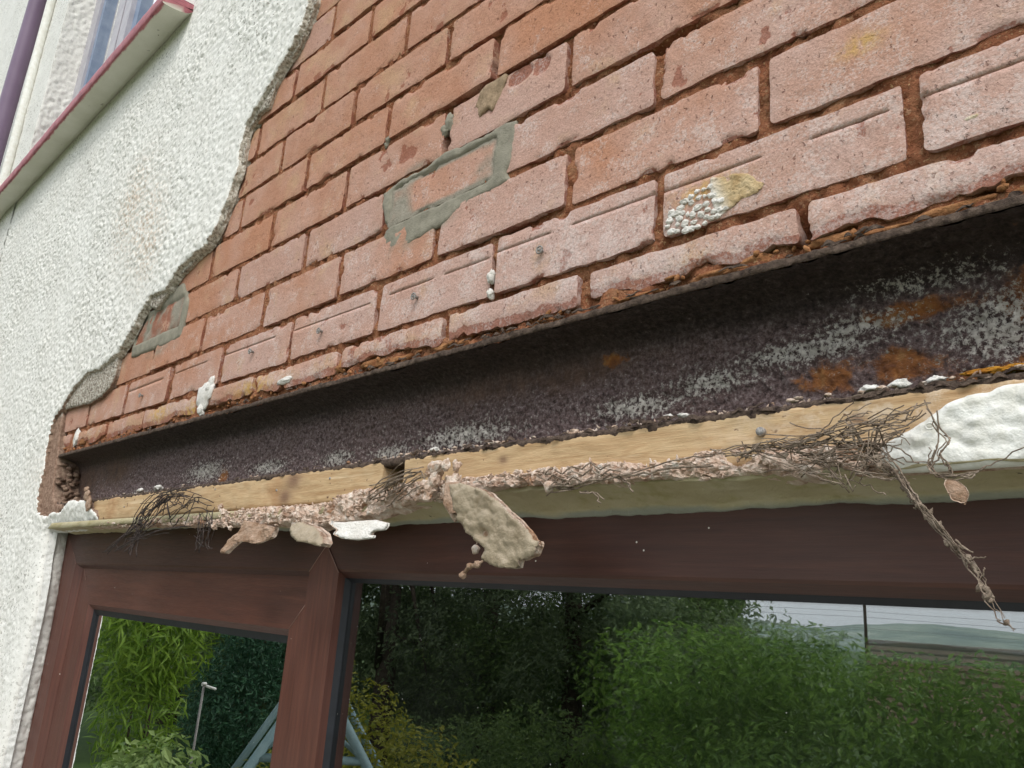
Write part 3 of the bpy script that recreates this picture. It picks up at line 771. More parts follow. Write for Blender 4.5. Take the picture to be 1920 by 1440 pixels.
for i in range(900):
    x, z = g.uniform(-0.217, -0.145), g.uniform(0.080, 0.122)
    if not inside_poly(np.array(CRUST), np.array([x]), np.array([z]))[0, 0] or x + 0.45 * (z - 0.1) > -0.150: continue
    if any(math.hypot(x - a, z - b) < 0.0056 for a, b in placed): continue
    placed.append((x, z)); s_ = g.uniform(0.0020, 0.0042)
    mb = MB(); lump(mb, (x, -0.0006, z), (s_ * g.uniform(0.85, 1.3), 0.0021, s_ * g.uniform(0.7, 1.0)), 950 + i, 0.7); mb.build('lime_chip', M['lime'], wall, False)
ragged('lime_crust', [(0.0421, 0.097), (0.0476, 0.1016), (0.0559, 0.1067), (0.0637, 0.104), (0.0665, 0.0984), (0.0617, 0.0955), (0.0551, 0.097), (0.0488, 0.0941)], 0.0012,
       lambda X, Z: -0.0012 - 0.006 * fbm(X, Z, 0.2, 130, 4, 71, 0.6), 0.0015, [M['crust']], wall, 0.002, 120, 73, 3, 0.0006, round_r=0.0015)
mb = MB()
for i, (x, z, a, b) in enumerate(((-1.165, 0.066, 0.028, 0.026), (-1.15, 0.082, 0.014, 0.018), (-1.172, 0.040, 0.010, 0.010), (-0.446, 0.103, 0.005, 0.009), (-0.445, 0.083, 0.005, 0.006), (-1.835, 0.060, 0.012, 0.02), (-0.89, 0.05, 0.02, 0.006))):
    mb = MB(); lump(mb, (x, 0.0, z), (a, 0.005, b), 90 + i, 0.85); mb.build('lime_clot', M['lime'], wall)
for i, (x, z) in enumerate(((-0.3671, 0.1132), (-0.5828, 0.1115), (-0.8023, 0.1105), (-1.0102, 0.1177), (-1.4674, 0.1084))):
    mb = MB()
    t = np.arange(9) * 2 * np.pi / 8
    mb.tube([(x, 0.002, z), (x + 0.0005, -0.004, z), (x + 0.001, -0.0075, z - 0.0006)], [0.0022, 0.0020, 0.0019], 10)
    mb.tube(np.stack([x + 0.001 + 0.0042 * np.cos(t), np.full(9, -0.0068), z - 0.0005 + 0.0042 * np.sin(t)], 1), 0.0011, 6)
    mb.build('nail', M['nail'], wall)

# ---- white roughcast finish coat, undercoat showing at the broken edge
def rough_h(X, Z, cell):
    F, idn = worley(X, Z, cell, 81)
    F2, id2 = worley(X, Z, cell * 0.6, 83)
    peb = np.sqrt(np.clip(1 - (F * 1.25) ** 2, 0, 1)) * (0.35 + 0.65 * idn)
    peb2 = np.sqrt(np.clip(1 - (F2 * 1.25) ** 2, 0, 1)) * id2
    patch = 0.55 + 0.45 * sstep(-0.3, 0.25, fbm(X, Z, 0.4, 5, 3, 85))
    return 0.0094 * (0.62 * peb + 0.38 * peb2) * (patch - 0.25 * sstep(0.25, 0.6, fbm(X, Z, 0.7, 11, 3, 86))) + 0.0012 * fbm(X, Z, 0.1, 160, 2, 87) + 0.003 * fbm(X, Z, 0.2, 3.5, 2, 89)
def fin_y(X, Z):
    cell = 0.0092
    smooth = 1 - 0.75 * sstep(0.10, 0.0, SILL_Z - Z) * (X < -1.6)
    h = rough_h(X, Z, cell) * smooth
    xa = np.interp(Z, [-1.2, -0.43, -0.34, -0.27, -0.208, -0.151], [-1.85, -1.85, -1.848, -1.856, -1.874, -1.878])
    low = sstep(-0.10, -0.17, Z); rnd = 1 - np.sqrt(np.clip(1 - np.clip((X - xa + 0.085) / 0.085, 0, 1) ** 2, 0, 1))
    return -0.0155 + low * rnd * 0.0165 - h * (1 - 0.45 * low * sstep(-0.09, -0.03, X - xa))
def pit_specks(X, Z):
    return 0.55 + 0.45 * sstep(-0.2, 0.3, fbm(X, Z, 0.4, 6, 2, 91))
def stain(X, Z):
    return gauss(X, Z, [(-1.614, 0.529, 0.09, 0.10), (-1.55, 0.45, 0.07, 0.08), (-1.74, 0.62, 0.10, 0.12)]) * 0.75 + 0.5 * gauss(X, Z, [(-1.85, -0.02, 0.2, 0.05)])
fin_poly = [tuple(p) for p in FINISH] + [(-1.874, -0.208), (-1.856, -0.27), (-1.848, -0.34), (-1.850, -0.43), (-1.85, -0.8), (-1.85, -1.2), (-3.2, -1.2), (-3.2, 1.118), (-1.70, 1.118), (-1.70, 1.25), (-0.98, 1.25), (-1.01, 0.95)]
fin_poly = fin_poly[::-1]
def not_outer(X, Z):
    return ((X > -2.05) & (Z < 1.0) & (Z > -0.149)).astype(float) * 0.85 + 0.15 * (Z > -1.19)
finish = ragged('roughcast_coat', fin_poly, 0.0037, fin_y, lambda X, Z: np.where((Z < 0.035) & (Z > -0.12) & (X > -2.03), 0.055, np.where((Z < -0.14) & (X > -2.5), 0.014, -0.002)), [M['render'], M['rim']], wall, 0.010, 36, 93, 7, 0.0045,
                {'pit_specks': pit_specks, 'stain': stain, 'paint': lambda X, Z: 1 - sstep(-0.150, -0.140, Z)}, 4, not_outer, bevel=0.0065)
u_poly = (UNDER + [(-1.85, -0.135), (-2.10, -0.135), (-2.10, 0.25), (-1.85, 0.33), (-1.5, 0.48), (-1.32, 0.50), (-1.28, 0.70), (-1.10, 0.90)])[::-1]
ragged('render_undercoat', u_poly, 0.005, lambda X, Z: -0.0085 - 0.003 * (1 - np.clip(worley(X, Z, 0.008, 95)[0], 0, 1)) - 0.0025 * fbm(X, Z, 0.2, 30, 3, 97),
       lambda X, Z: np.where((Z < 0.035) & (X > -1.97), 0.056, 0.006), [M['under'], M['rim']], wall, 0.005, 45, 99, 6, 0.003)
mb = MB(); g = np.random.default_rng(15)
for i in range(46):                                           # rounded nibs of mortar keyed behind the beam end
    t = g.random(); x = -1.93 + 0.065 * t + g.uniform(-0.008, 0.004); z = 0.03 - 0.115 * t
    lump(mb, (x, g.uniform(-0.004, 0.045), z + g.uniform(-0.004, 0.004)), (0.007, 0.008, 0.004), 200 + i, 0.5, True)
kind(mb.build('mortar_nibs', M['rim'], wall), 'stuff')

# the rest of the same coat, outside the closely seen area
def coarse_sheet(name, x0, x1, z0, z1, step, mat):
    xs = np.arange(x0, x1 + step, step); zs = np.arange(z0, z1 + step, step)
    GX, GZ = np.meshgrid(np.minimum(xs, x1), np.minimum(zs, z1))
    Y = -0.0185 - rough_h(GX, GZ, max(0.0135, step * 1.6)) * 0.9
    return obj(name, np.stack([GX, Y, GZ], -1), quads(len(zs), len(xs)), None, mat, wall, {'pit_specks': pit_specks(GX, GZ), 'stain': GX * 0})
coarse_sheet('roughcast_coat', -6.4, -3.126, 1.10, 4.0, 0.0145, M['render'])
coarse_sheet('roughcast_coat', -6.4, -3.15, -2.2, 1.118, 0.018, M['render'])
coarse_sheet('roughcast_coat', -3.2, 3.2, -2.2, -1.19, 0.03, M['render'])
coarse_sheet('roughcast_coat', -1.70, 3.2, 1.25, 4.0, 0.03, M['render'])
coarse_sheet('roughcast_coat', 0.64, 3.2, -1.19, 1.25, 0.02, M['render'])
coarse_sheet('roughcast_coat', -1.0, 0.64, 0.90, 1.25, 0.012, M['render'])
# splayed reveal at the left of the lower window
tt = np.linspace(0, 1, 26); zs = np.arange(-1.19, -0.1495, 0.0032)
T_, Z_ = np.meshgrid(tt, zs)
xa = np.interp(Z_, [-1.2, -0.43, -0.34, -0.27, -0.208, -0.151], [-1.85, -1.85, -1.848, -1.856, -1.874, -1.878]) - 0.0012; xb = np.interp(Z_, [-1.2, -0.65, -0.39, -0.287, -0.2276, -0.157], [-1.855, -1.855, -1.857, -1.866, -1.877, -1.887])
ya = 0.0015
th = T_ * 1.0
X_ = xa + (xb - xa) * T_ ** 1.5; Y_ = ya + (0.041 - ya) * T_ ** 0.85
h = 0.0042 * (1 - np.clip(worley(Y_ * 0.8 + 0.35 * Z_, Z_ * 1.15, 0.0115, 103)[0] * 1.2, 0, 1) ** 2) + 0.0022 * fbm(X_, Y_, Z_, 70, 3, 105)
h *= 1 - sstep(0.9, 1.0, T_)
h = h * 0.7; X_ = X_ + h * sstep(0.0, 0.35, T_); Y_ = Y_ - h * (1 - sstep(0.1, 0.6, T_))
obj('window_reveal', np.stack([X_, Y_, Z_], -1), quads(len(zs), len(tt)), None, M['render'], wall, {'pit_specks': T_ * 0 + 0.3, 'stain': T_ * 0})
# reveal of the upper window (left side, facing right) and its head
ys = np.arange(-0.0245, 0.076, 0.0048); zs = np.arange(1.118, 3.2, 0.0075)
Y2, Z2 = np.meshgrid(ys, zs)
X2 = -3.13 + rough_h(Y2 + 5, Z2, 0.0155) * 1.35
X2[:, 0] = -3.128
obj('window_reveal', np.stack([X2, Y2, Z2], -1), quads(len(zs), len(ys)), None, M['render'], wall, {'pit_specks': Y2 * 0 + 0.3, 'stain': Y2 * 0})
mb = MB(); mb.box(-1.70, -1.66, -0.018, 0.08, 1.118, 3.2); mb.box(-3.13, -1.7, -0.018, 0.08, 3.2, 4.0)
mb.build('window_reveal', M['white'], wall, False)
# structural core of the wall (never left hollow)
mb = MB()
mb.box(-6.4, -1.93, 0.085, 0.30, -2.2, 1.10); mb.box(-1.93, 0.66, 0.085, 0.30, 0.02, 1.10); mb.box(0.66, 3.2, 0.012, 0.30, -2.2, 1.10); mb.box(-1.93, 0.66, 0.085, 0.30, -2.2, -1.21)
mb.box(-6.4, -3.132, 0.0, 0.30, 1.10, 4.0); mb.box(-1.70, 3.2, 0.085, 0.30, 1.10, 4.0)
mb.build('wall_core', M['room'], wall, False)
# ------------------------------------------------------------------ upper window with its projecting sill, drain pipes
upper = thing('upper_window', 'upper window with grey frame above a projecting pink edged sill at top left', 'window', (-2.4, 0.0, SILL_Z))
def loc(o, root):
    o.matrix_parent_inverse = root.matrix_world.inverted(); return o
xs = np.arange(-3.42, -1.6049, 0.004); nx = len(xs)
prof = [(-0.012, 1.112), (-0.026, 1.098), (-0.032, 1.0955), (-0.045, 1.0915), (-0.060, 1.0895), (-0.070, 1.0887), (-0.074, 1.0885), (-0.0765, 1.0885), (-0.079, 1.0885), (-0.0815, 1.0885), (-0.084, 1.0887), (-0.086, 1.0892), (-0.0875, 1.0900), (-0.0892, 1.0935), (-0.0900, 1.099), (-0.0905, 1.106), (-0.0900, 1.114), (-0.0890, 1.122), (-0.0850, 1.1255), (-0.06, 1.127), (0.0, 1.131), (0.075, 1.136)]
pv = np.array(prof); GX = np.tile(xs[None], (len(pv), 1)); PY = np.tile(pv[:, :1], (1, nx)); PZ = np.tile(pv[:, 1:], (1, nx))
PZ = PZ + 0.0011 * fbm(GX, PY, PZ, 25, 3, 301) ; PY = PY + 0.0012 * fbm(GX, PZ, PY, 40, 3, 303)
edge = 0.0925 + 0.0045 * fbm(GX, 0.5, 0.1, 26, 4, 305, 0.65)
pe = -0.0825 + 0.0065 * fbm(GX, 0.5, 0.1, 24, 5, 305, 0.7)
pink = np.maximum(sstep(0.0012, -0.0012, PY - pe), (PZ > 1.0945).astype(float)) * (PY < 0.05) * (PY < -0.05)
top = PZ > 1.1245
V = np.stack([GX, PY, PZ], -1).reshape(-1, 3)
n = len(V); endx = -1.605
ends = [V.reshape(len(pv), nx, 3)[:, -1]]
cap = np.concatenate([ends[0], [[endx, -0.04, 1.108]]])
Q = quads(len(pv), nx); T = [(n + i, n + i + 1, n + len(pv)) for i in range(len(pv) - 1)]
_s = obj('sill', np.concatenate([V, cap]), Q, T, M['sill'], None, {'pink': np.concatenate([np.where(top, 1.0, pink).ravel(), np.where(cap[:, 2] > 1.0935, 1.0, 0.0)])}, True)
_s.parent = upper; loc(_s, upper)
FY = 0.070
def wbox(name, x0, x1, y0, y1, z0, z1, m):
    mb = MB(); mb.box(x0, x1, y0, y1, z0, z1); o = mb.build(name, m, None, False); o.parent = upper; loc(o, upper); return o
wbox('frame', -3.128, -3.035, FY, FY + 0.06, 1.136, 3.2, M['wframe'])
wbox('bead', -3.035, -3.005, FY + 0.010, FY + 0.05, 1.136, 3.2, M['wbead'])
wbox('frame', -2.74, -2.66, FY, FY + 0.06, 1.136, 3.2, M['wframe'])
wbox('bead', -2.66, -2.625, FY + 0.012, FY + 0.05, 1.136, 3.2, M['purple'])
wbox('frame', -2.625, -2.55, FY - 0.004, FY + 0.06, 1.136, 3.2, M['wframe'])
wbox('bead', -2.55, -2.50, FY + 0.012, FY + 0.05, 1.136, 3.2, M['wbead'])
wbox('frame', -1.80, -1.70, FY, FY + 0.06, 1.136, 3.2, M['wframe'])
wbox('frame', -3.035, -1.80, FY + 0.002, FY + 0.06, 1.137, 1.20, M['wframe'])
for a, b in ((-3.004, -2.741), (-2.499, -1.801)):
    mb = MB(); mb.box(a, b, FY + 0.030, FY + 0.034, 1.2, 3.2)
    o = mb.build('pane', M['glass'], None, False); o.parent = upper; loc(o, upper)

mb = MB()
mb.tube([(-3.63, -0.068, -2.1), (-3.612, -0.068, 0.6), (-3.588, -0.068, 1.85), (-3.555, -0.068, 2.25), (-3.50, -0.068, 3.9)], 0.034, 24)
dp = mb.build('drain_pipe', M['purple']); tag(dp, 'plum painted drain pipe running down the white wall at the far left', 'drain pipe')
mb = MB()
mb.tube([(-3.55, -0.057, 2.33), (-3.47, -0.045, 2.29), (-3.38, -0.030, 2.24)], 0.007, 8); mb.build('bracket', M['purple'], dp)
mb = MB()
P = [(-3.43 + 0.012 * math.sin(k * 0.5), -0.036, 1.135 + k * 0.1) for k in range(-20, 28)]
P = [(x - 0.02 * (z < 1.0) + 0.06 * max(0, z - 2.2), y, z) for x, y, z in P]
mb.tube(P, 0.017, 14); tag(mb.build('waste_pipe', M['white']), 'thin white painted pipe on the wall between the plum pipe and the upper window', 'pipe')

# ------------------------------------------------------------------ rusted steel beam over the window
beam = thing('steel_beam', 'rusted steel beam exposed below the bricks over the window', 'beam', (-0.7, 0.05, -0.04))
bp = [(0.010, 0.0282), (0.000, 0.0276), (-0.0058, 0.0268), (-0.0074, 0.0258), (-0.0080, 0.0225), (-0.0076, 0.0196), (-0.0062, 0.0186), (-0.0010, 0.0186), (0.012, 0.0168), (0.024, 0.0140), (0.034, 0.0090), (0.0405, 0.0015), (0.0435, -0.009), (0.0445, -0.030), (0.0445, -0.070), (0.0435, -0.082), (0.040, -0.0885), (0.032, -0.0905), (0.015, -0.0920), (-0.0020, -0.0935), (-0.0055, -0.0952), (-0.0060, -0.0985), (-0.004, -0.1030), (0.010, -0.1045)]
bp = np.array(bp)
s = np.concatenate([[0], np.cumsum(np.linalg.norm(np.diff(bp, axis=0), axis=1))])
def beam_part(name, s0, s1, mat, step_s, amp):
    ss = np.arange(s0, s1 + step_s * 0.5, step_s)
    xs = np.concatenate([np.arange(-1.99, -0.62, 0.0042), np.arange(-0.62, 0.30, 0.0018), np.arange(0.30, 0.66, 0.004)])
    PY = np.interp(ss, s, bp[:, 0]); PZ = np.interp(ss, s, bp[:, 1])
    ty = np.gradient(PY, ss); tz = np.gradient(PZ, ss)
    ny, nz = tz, -ty                                          # outward (towards the garden / into the open side)
    GX, GY = np.meshgrid(xs, PY); _, GZ = np.meshgrid(xs, PZ)
    NY = np.tile(ny[:, None], (1, len(xs))); NZ = np.tile(nz[:, None], (1, len(xs)))
    web = sm_in(GZ, -0.083, -0.006, 0.012) * (GY > 0.025)
    flange_shade = sstep(-0.022, 0.008, GZ + 0.006 * fbm(GX, 0.3, 0.2, 14, 3, 321)) * 0.8  # painted shade below the top flange, fading out down the web
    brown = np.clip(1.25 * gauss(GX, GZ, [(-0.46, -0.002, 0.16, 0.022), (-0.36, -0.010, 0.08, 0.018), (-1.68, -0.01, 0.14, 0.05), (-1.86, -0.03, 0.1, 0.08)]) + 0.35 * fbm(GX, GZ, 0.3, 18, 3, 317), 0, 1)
    r = (1 - 0.85 * sstep(0.35, 0.7, brown))
    h = amp * (0.9 * fbm(GX, GY, GZ, 95, 4, 311, 0.75) + 0.35 * fbm(GX, GY, GZ, 24, 2, 313)) * r
    F, idn = worley(GX, GZ + GY * 0.5, 0.0055, 315)
    h = h + amp * 0.6 * np.sqrt(np.clip(1 - (F * 1.3) ** 2, 0, 1)) * idn * web * r
    orange = gauss(GX, GZ, [(-0.027, -0.062, 0.045, 0.016), (-0.081, -0.062, 0.035, 0.018), (0.045, -0.08, 0.05, 0.012), (-0.01, -0.02, 0.05, 0.012), (0.07, -0.03, 0.03, 0.03), (-0.30, -0.01, 0.02, 0.01), (-1.14, -0.07, 0.02, 0.02), (-0.30, -0.088, 0.9, 0.006)])
    h = h + 0.004 * orange * fbm(GX, GZ, 1.1, 45, 4, 319, 0.65) * web
    pale = np.clip(gauss(GX, GZ, [(-0.10, -0.036, 0.075, 0.014), (-0.055, -0.022, 0.055, 0.014), (-0.19, -0.05, 0.05, 0.014), (-0.27, -0.062, 0.06, 0.014), (-1.21, -0.058, 0.09, 0.022), (-0.98, -0.068, 0.07, 0.014), (-0.79, -0.070, 0.05, 0.014), (-0.66, -0.072, 0.05, 0.012), (-0.52, -0.065, 0.10, 0.018), (0.05, -0.04, 0.05, 0.04), (-1.5, -0.085, 0.1, 0.012), (0.0, 0.0, 0.08, 0.012)]), 0, 1) * (GZ < 0.012)
    pale = pale + 0.30 * sm_in(GZ, -0.09, -0.02, 0.02)
    W = np.stack([GX, GY + NY * h, GZ + NZ * h], -1)
    return obj(name, W, quads(len(ss), len(xs)), None, mat, None, {'brown': brown * (1 - flange_shade), 'orange': orange, 'pale': pale, 'flange_shade': flange_shade})
def add_part(o, root):
    o.parent = root; loc(o, root); return o
s_a = s[6]; s_b = s[16]
add_part(beam_part('top_flange', 0.0, s[6], M['flange'], 0.0014, 0.0030), beam)
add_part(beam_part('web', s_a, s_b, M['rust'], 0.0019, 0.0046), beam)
add_part(beam_part('bottom_flange', s_b, s[-1], M['flange'], 0.0024, 0.0028), beam)
# flakes of rust curling off the flange edges
mb = MB(); g = np.random.default_rng(77)
for i in range(260):
    top_ = g.random() < 0.45
    x = g.uniform(-1.9, 0.4) if g.random() < 0.5 else g.uniform(-0.7, 0.3)
    z = 0.0272 + g.uniform(-0.001, 0.004) if top_ else -0.0945 + g.uniform(-0.004, 0.0025); y = -0.007 + g.uniform(-0.002, 0.004) if top_ else -0.0055 + g.uniform(-0.003, 0.004)
    L = g.uniform(0.004, 0.020); w = g.uniform(0.001, 0.003)
    k = 7
    t = np.linspace(0, 1, k); px = x + L * (t - 0.5); pz = z + 0.0016 * np.sin(t * 7 + i) * g.random() + (t - 0.5) * L * g.uniform(-0.15, 0.15)
    py = y - 0.0022 * t * (1 - t) * 4 * g.random()
    A = np.stack([px, py, pz], 1); B_ = A + np.array([0, 0.0005, w]) * (0.35 + np.sin(t * np.pi))[:, None]
    C_ = B_ + np.array([0, 0.0009, 0]); D_ = A + np.array([0, 0.0009, 0])
    mb.add(np.stack([A, B_, C_, D_], 1).reshape(-1, 3), [(j * 4 + q, j * 4 + (q + 1) % 4, (j + 1) * 4 + (q + 1) % 4, (j + 1) * 4 + q) for j in range(k - 1) for q in range(4)])
o = kind(mb.build('rust_flakes', M['flange'], None, False), 'stuff'); add_part(o, beam)
mb = MB(); g = np.random.default_rng(79)
for i in range(260):                                          # crumbs lying along the bottom flange, white, pink and orange
    x = g.uniform(-1.56, 0.35) if g.random() < 0.45 else g.uniform(-0.62, 0.3); s_ = g.uniform(0.0006, 0.0020) * (1.6 if g.random() < 0.08 else 1)
    lump(mb, (x, g.uniform(-0.004, 0.012), -0.0925 + s_ * 0.4 + g.uniform(-0.001, 0.002)), (s_ * g.uniform(1, 2.2), s_, s_ * 0.7), 300 + i, 0.9, s_ < 0.0016)
o = kind(mb.build('beam_crumbs', M['plaster'], None), 'stuff'); add_part(o, beam)
mb = MB()
for i, (x, s_) in enumerate(((-0.012, 0.006), (-0.034, 0.005), (0.012, 0.0045), (-0.205, 0.004), (-0.19, 0.0035), (-1.385, 0.007), (-1.30, 0.008), (-0.52, 0.005), (0.09, 0.006))):
    mb = MB(); lump(mb, (x, 0.002, -0.0905 + s_ * 0.3), (s_ * 1.3, s_ * 0.8, s_ * 0.6), 700 + i, 0.95); add_part(mb.build('lime_clot', M['lime'], None), beam)
mb = MB()
for i in range(9):
    x = 0.040 + i * 0.011 + 0.004 * math.sin(i * 3); lump(mb, (x, 0.002, -0.0885 + 0.0012 * math.sin(i * 5)), (0.010, 0.004, 0.0028), 730 + i, 1.0)
ml = M['ochre'] = m_earth('ochre_rust', (0.28, 0.10, 0.012), (0.55, 0.28, 0.04), 70)
add_part(mb.build('rust_scab', ml, None, False), beam)

# ------------------------------------------------------------------ two lengths of timber batten
def timber(x0, x1, label, knots, seed, rag_left=False):
    t = thing('timber_batten', label, 'timber batten', ((x0 + x1) / 2, 0.02, -0.119))
    nx = int((x1 - x0) / 0.004); xs = np.linspace(x0, x1, nx)
    pr = []
    y0, y1, z0, z1, r = -0.0058, 0.042, -0.1415, -0.0962, 0.0035
    for a in np.linspace(z1, z0, 17): pr.append((y0, a))
    pr = [(y1, z1), (0.03, z1), (0.02, z1), (0.01, z1), (y0 + r, z1)] + [(y0 + r * 0.3, z1 - r * 0.3)] + [(y0, a) for a in np.linspace(z1 - r, z0 + r, 15)] + [(y0 + r * 0.3, z0 + r * 0.3), (y0 + r, z0), (0.01, z0), (0.02, z0), (0.03, z0), (y1, z0)]
    pv = np.array(pr); n = len(pv)
    GX, PY = np.meshgrid(xs, pv[:, 0]); _, PZ = np.meshgrid(xs, pv[:, 1])
    PY = PY + 0.0011 * fbm(GX * 0.2, PY, PZ, 60, 3, seed) + 0.0008 * fbm(GX, PY, PZ, 90, 2, seed + 1); PZ = PZ + 0.0010 * fbm(GX, PY, PZ, 14, 3, seed + 2) + 0.0045 * 0
    GX = GX + 0.003 * (PY - y0) / 0.04 * 0
    V = np.stack([GX, PY, PZ], -1).reshape(-1, 3); N = len(V)
    cl = np.stack([GX[:, 0], PY[:, 0], PZ[:, 0]], 1); cr = np.stack([GX[:, -1], PY[:, -1], PZ[:, -1]], 1)
    V = np.concatenate([V, cl, [[x0, 0.018, -0.119]], cr, [[x1, 0.018, -0.119]]])
    T = [(N + i, N + (i + 1) % n, N + n) for i in range(n)] + [(N + n + 1 + (i + 1) % n, N + n + 1 + i, N + 2 * n + 1) for i in range(n)]
    kn = gauss(V[:, 0], V[:, 2], knots); ru = sstep(-0.130, -0.142, V[:, 2]) * 0.8 * (V[:, 0] > -0.55) + 0.5 * gauss(V[:, 0], V[:, 2], [(-0.855, -0.12, 0.03, 0.03), (-1.5, -0.11, 0.03, 0.05)])
    add_part(obj('board', V, quads(n, nx), T, M['timber'], None, {'knot': kn, 'rusty': ru}), t)
    return t
tl = timber(-1.605, -0.606, 'shorter left length of pale timber batten below the rusted beam, ending at the gap', [(-0.812, -0.107, 0.020, 0.014), (-0.83, -0.128, 0.018, 0.012), (-1.26, -0.11, 0.012, 0.012)], 401)
tr = timber(-0.563, 0.62, 'longer right length of timber batten below the rusted beam with a nail head', [(-0.04, -0.112, 0.006, 0.004), (-0.40, -0.112, 0.006, 0.004)], 411)
mb = MB(); mb.tube([(-0.1135, 0.0, -0.1138), (-0.1135, -0.0085, -0.1138), (-0.1135, -0.0098, -0.1138)], [0.0034, 0.0036, 0.0031], 16)
add_part(mb.build('nail', M['nail'], None), tr)
for x, z in ((-0.855, -0.118), (-0.72, -0.110), (-1.43, -0.118), (-1.05, -0.106)):
    mb = MB(); mb.tube([(x, 0.0, z), (x, -0.0068, z)], 0.0016, 8); add_part(mb.build('nail', M['nail'], None), tl)
# ------------------------------------------------------------------ broken plaster, lath and fragments under the beam
LATH_LEFT = [[(-1.1141,-0.028,-0.1122),(-1.199,-0.0324,-0.113),(-1.2461,-0.0368,-0.1342),(-1.2683,-0.0412,-0.1615),(-1.3261,-0.0456,-0.1932),(-1.3624,-0.05,-0.2083)],[(-1.081,-0.028,-0.1199),(-1.1437,-0.0324,-0.1157),(-1.2016,-0.0368,-0.1314),(-1.2417,-0.0412,-0.1576),(-1.2831,-0.0456,-0.1799),(-1.3339,-0.05,-0.2028)],[(-1.138,-0.028,-0.1285),(-1.1834,-0.0335,-0.1406),(-1.2149,-0.039,-0.1625),(-1.2473,-0.0445,-0.1848),(-1.2956,-0.05,-0.203)],[(-1.0464,-0.028,-0.12),(-1.1192,-0.031,-0.1081),(-1.1679,-0.034,-0.1148),(-1.2082,-0.037,-0.1402),(-1.2427,-0.04,-0.1619)],[(-1.2699,-0.028,-0.1321),(-1.2225,-0.0285,-0.1313),(-1.1809,-0.029,-0.1223),(-1.1276,-0.0295,-0.1205),(-1.0493,-0.03,-0.1301)],[(-1.1475,-0.028,-0.1542),(-1.1032,-0.0287,-0.1343),(-1.0652,-0.0293,-0.1276),(-0.9987,-0.03,-0.1372)],[(-1.2682,-0.028,-0.1736),(-1.2349,-0.05,-0.212)],[(-1.0821,-0.028,-0.1644),(-1.153,-0.032,-0.1675),(-1.2256,-0.036,-0.1797),(-1.2841,-0.04,-0.1838)]]
LATH_DANGLE = [[(-1.0156,-0.028,-0.1419),(-1.0138,-0.0287,-0.1662),(-1.0228,-0.0293,-0.1861),(-1.0179,-0.03,-0.2083)],[(-0.9988,-0.028,-0.1385),(-0.9957,-0.0287,-0.1666),(-1.0014,-0.0293,-0.1942),(-0.988,-0.03,-0.2022)],[(-1.0327,-0.028,-0.1453),(-0.9988,-0.029,-0.1705),(-0.9997,-0.03,-0.1904)],[(-1.0472,-0.028,-0.1464),(-1.0324,-0.029,-0.1779),(-1.0311,-0.03,-0.194)]]
LATH_BUNDLE = [[(-0.6037,-0.02,-0.1441),(-0.5533,-0.025,-0.1291),(-0.5006,-0.03,-0.1204)],[(-0.5818,-0.02,-0.1482),(-0.5328,-0.025,-0.1346),(-0.4905,-0.03,-0.1269)],[(-0.6107,-0.02,-0.1356),(-0.564,-0.025,-0.1254),(-0.5175,-0.03,-0.1197)],[(-0.5732,-0.02,-0.1394),(-0.5483,-0.025,-0.1294),(-0.5415,-0.03,-0.1366)]]
LATH_GRID = [[(-0.3362,-0.026,-0.1311),(-0.2774,-0.026,-0.1296),(-0.2243,-0.026,-0.1329)],[(-0.3154,-0.032,-0.1513),(-0.2713,-0.032,-0.1477),(-0.2139,-0.032,-0.1459)]]
LATH_ROD = [[(-0.3136,-0.03,-0.156),(-0.285,-0.03,-0.1527),(-0.2377,-0.03,-0.1449),(-0.2074,-0.03,-0.1411),(-0.1789,-0.03,-0.1346),(-0.1425,-0.03,-0.1334)],[(-0.2755,-0.03,-0.1566),(-0.2604,-0.03,-0.1574),(-0.2494,-0.03,-0.1661)],[(-0.2465,-0.03,-0.1411),(-0.2291,-0.03,-0.1477),(-0.2195,-0.03,-0.1537)],[(-0.2919,-0.03,-0.1437),(-0.3009,-0.03,-0.1518),(-0.2758,-0.03,-0.1518)]]
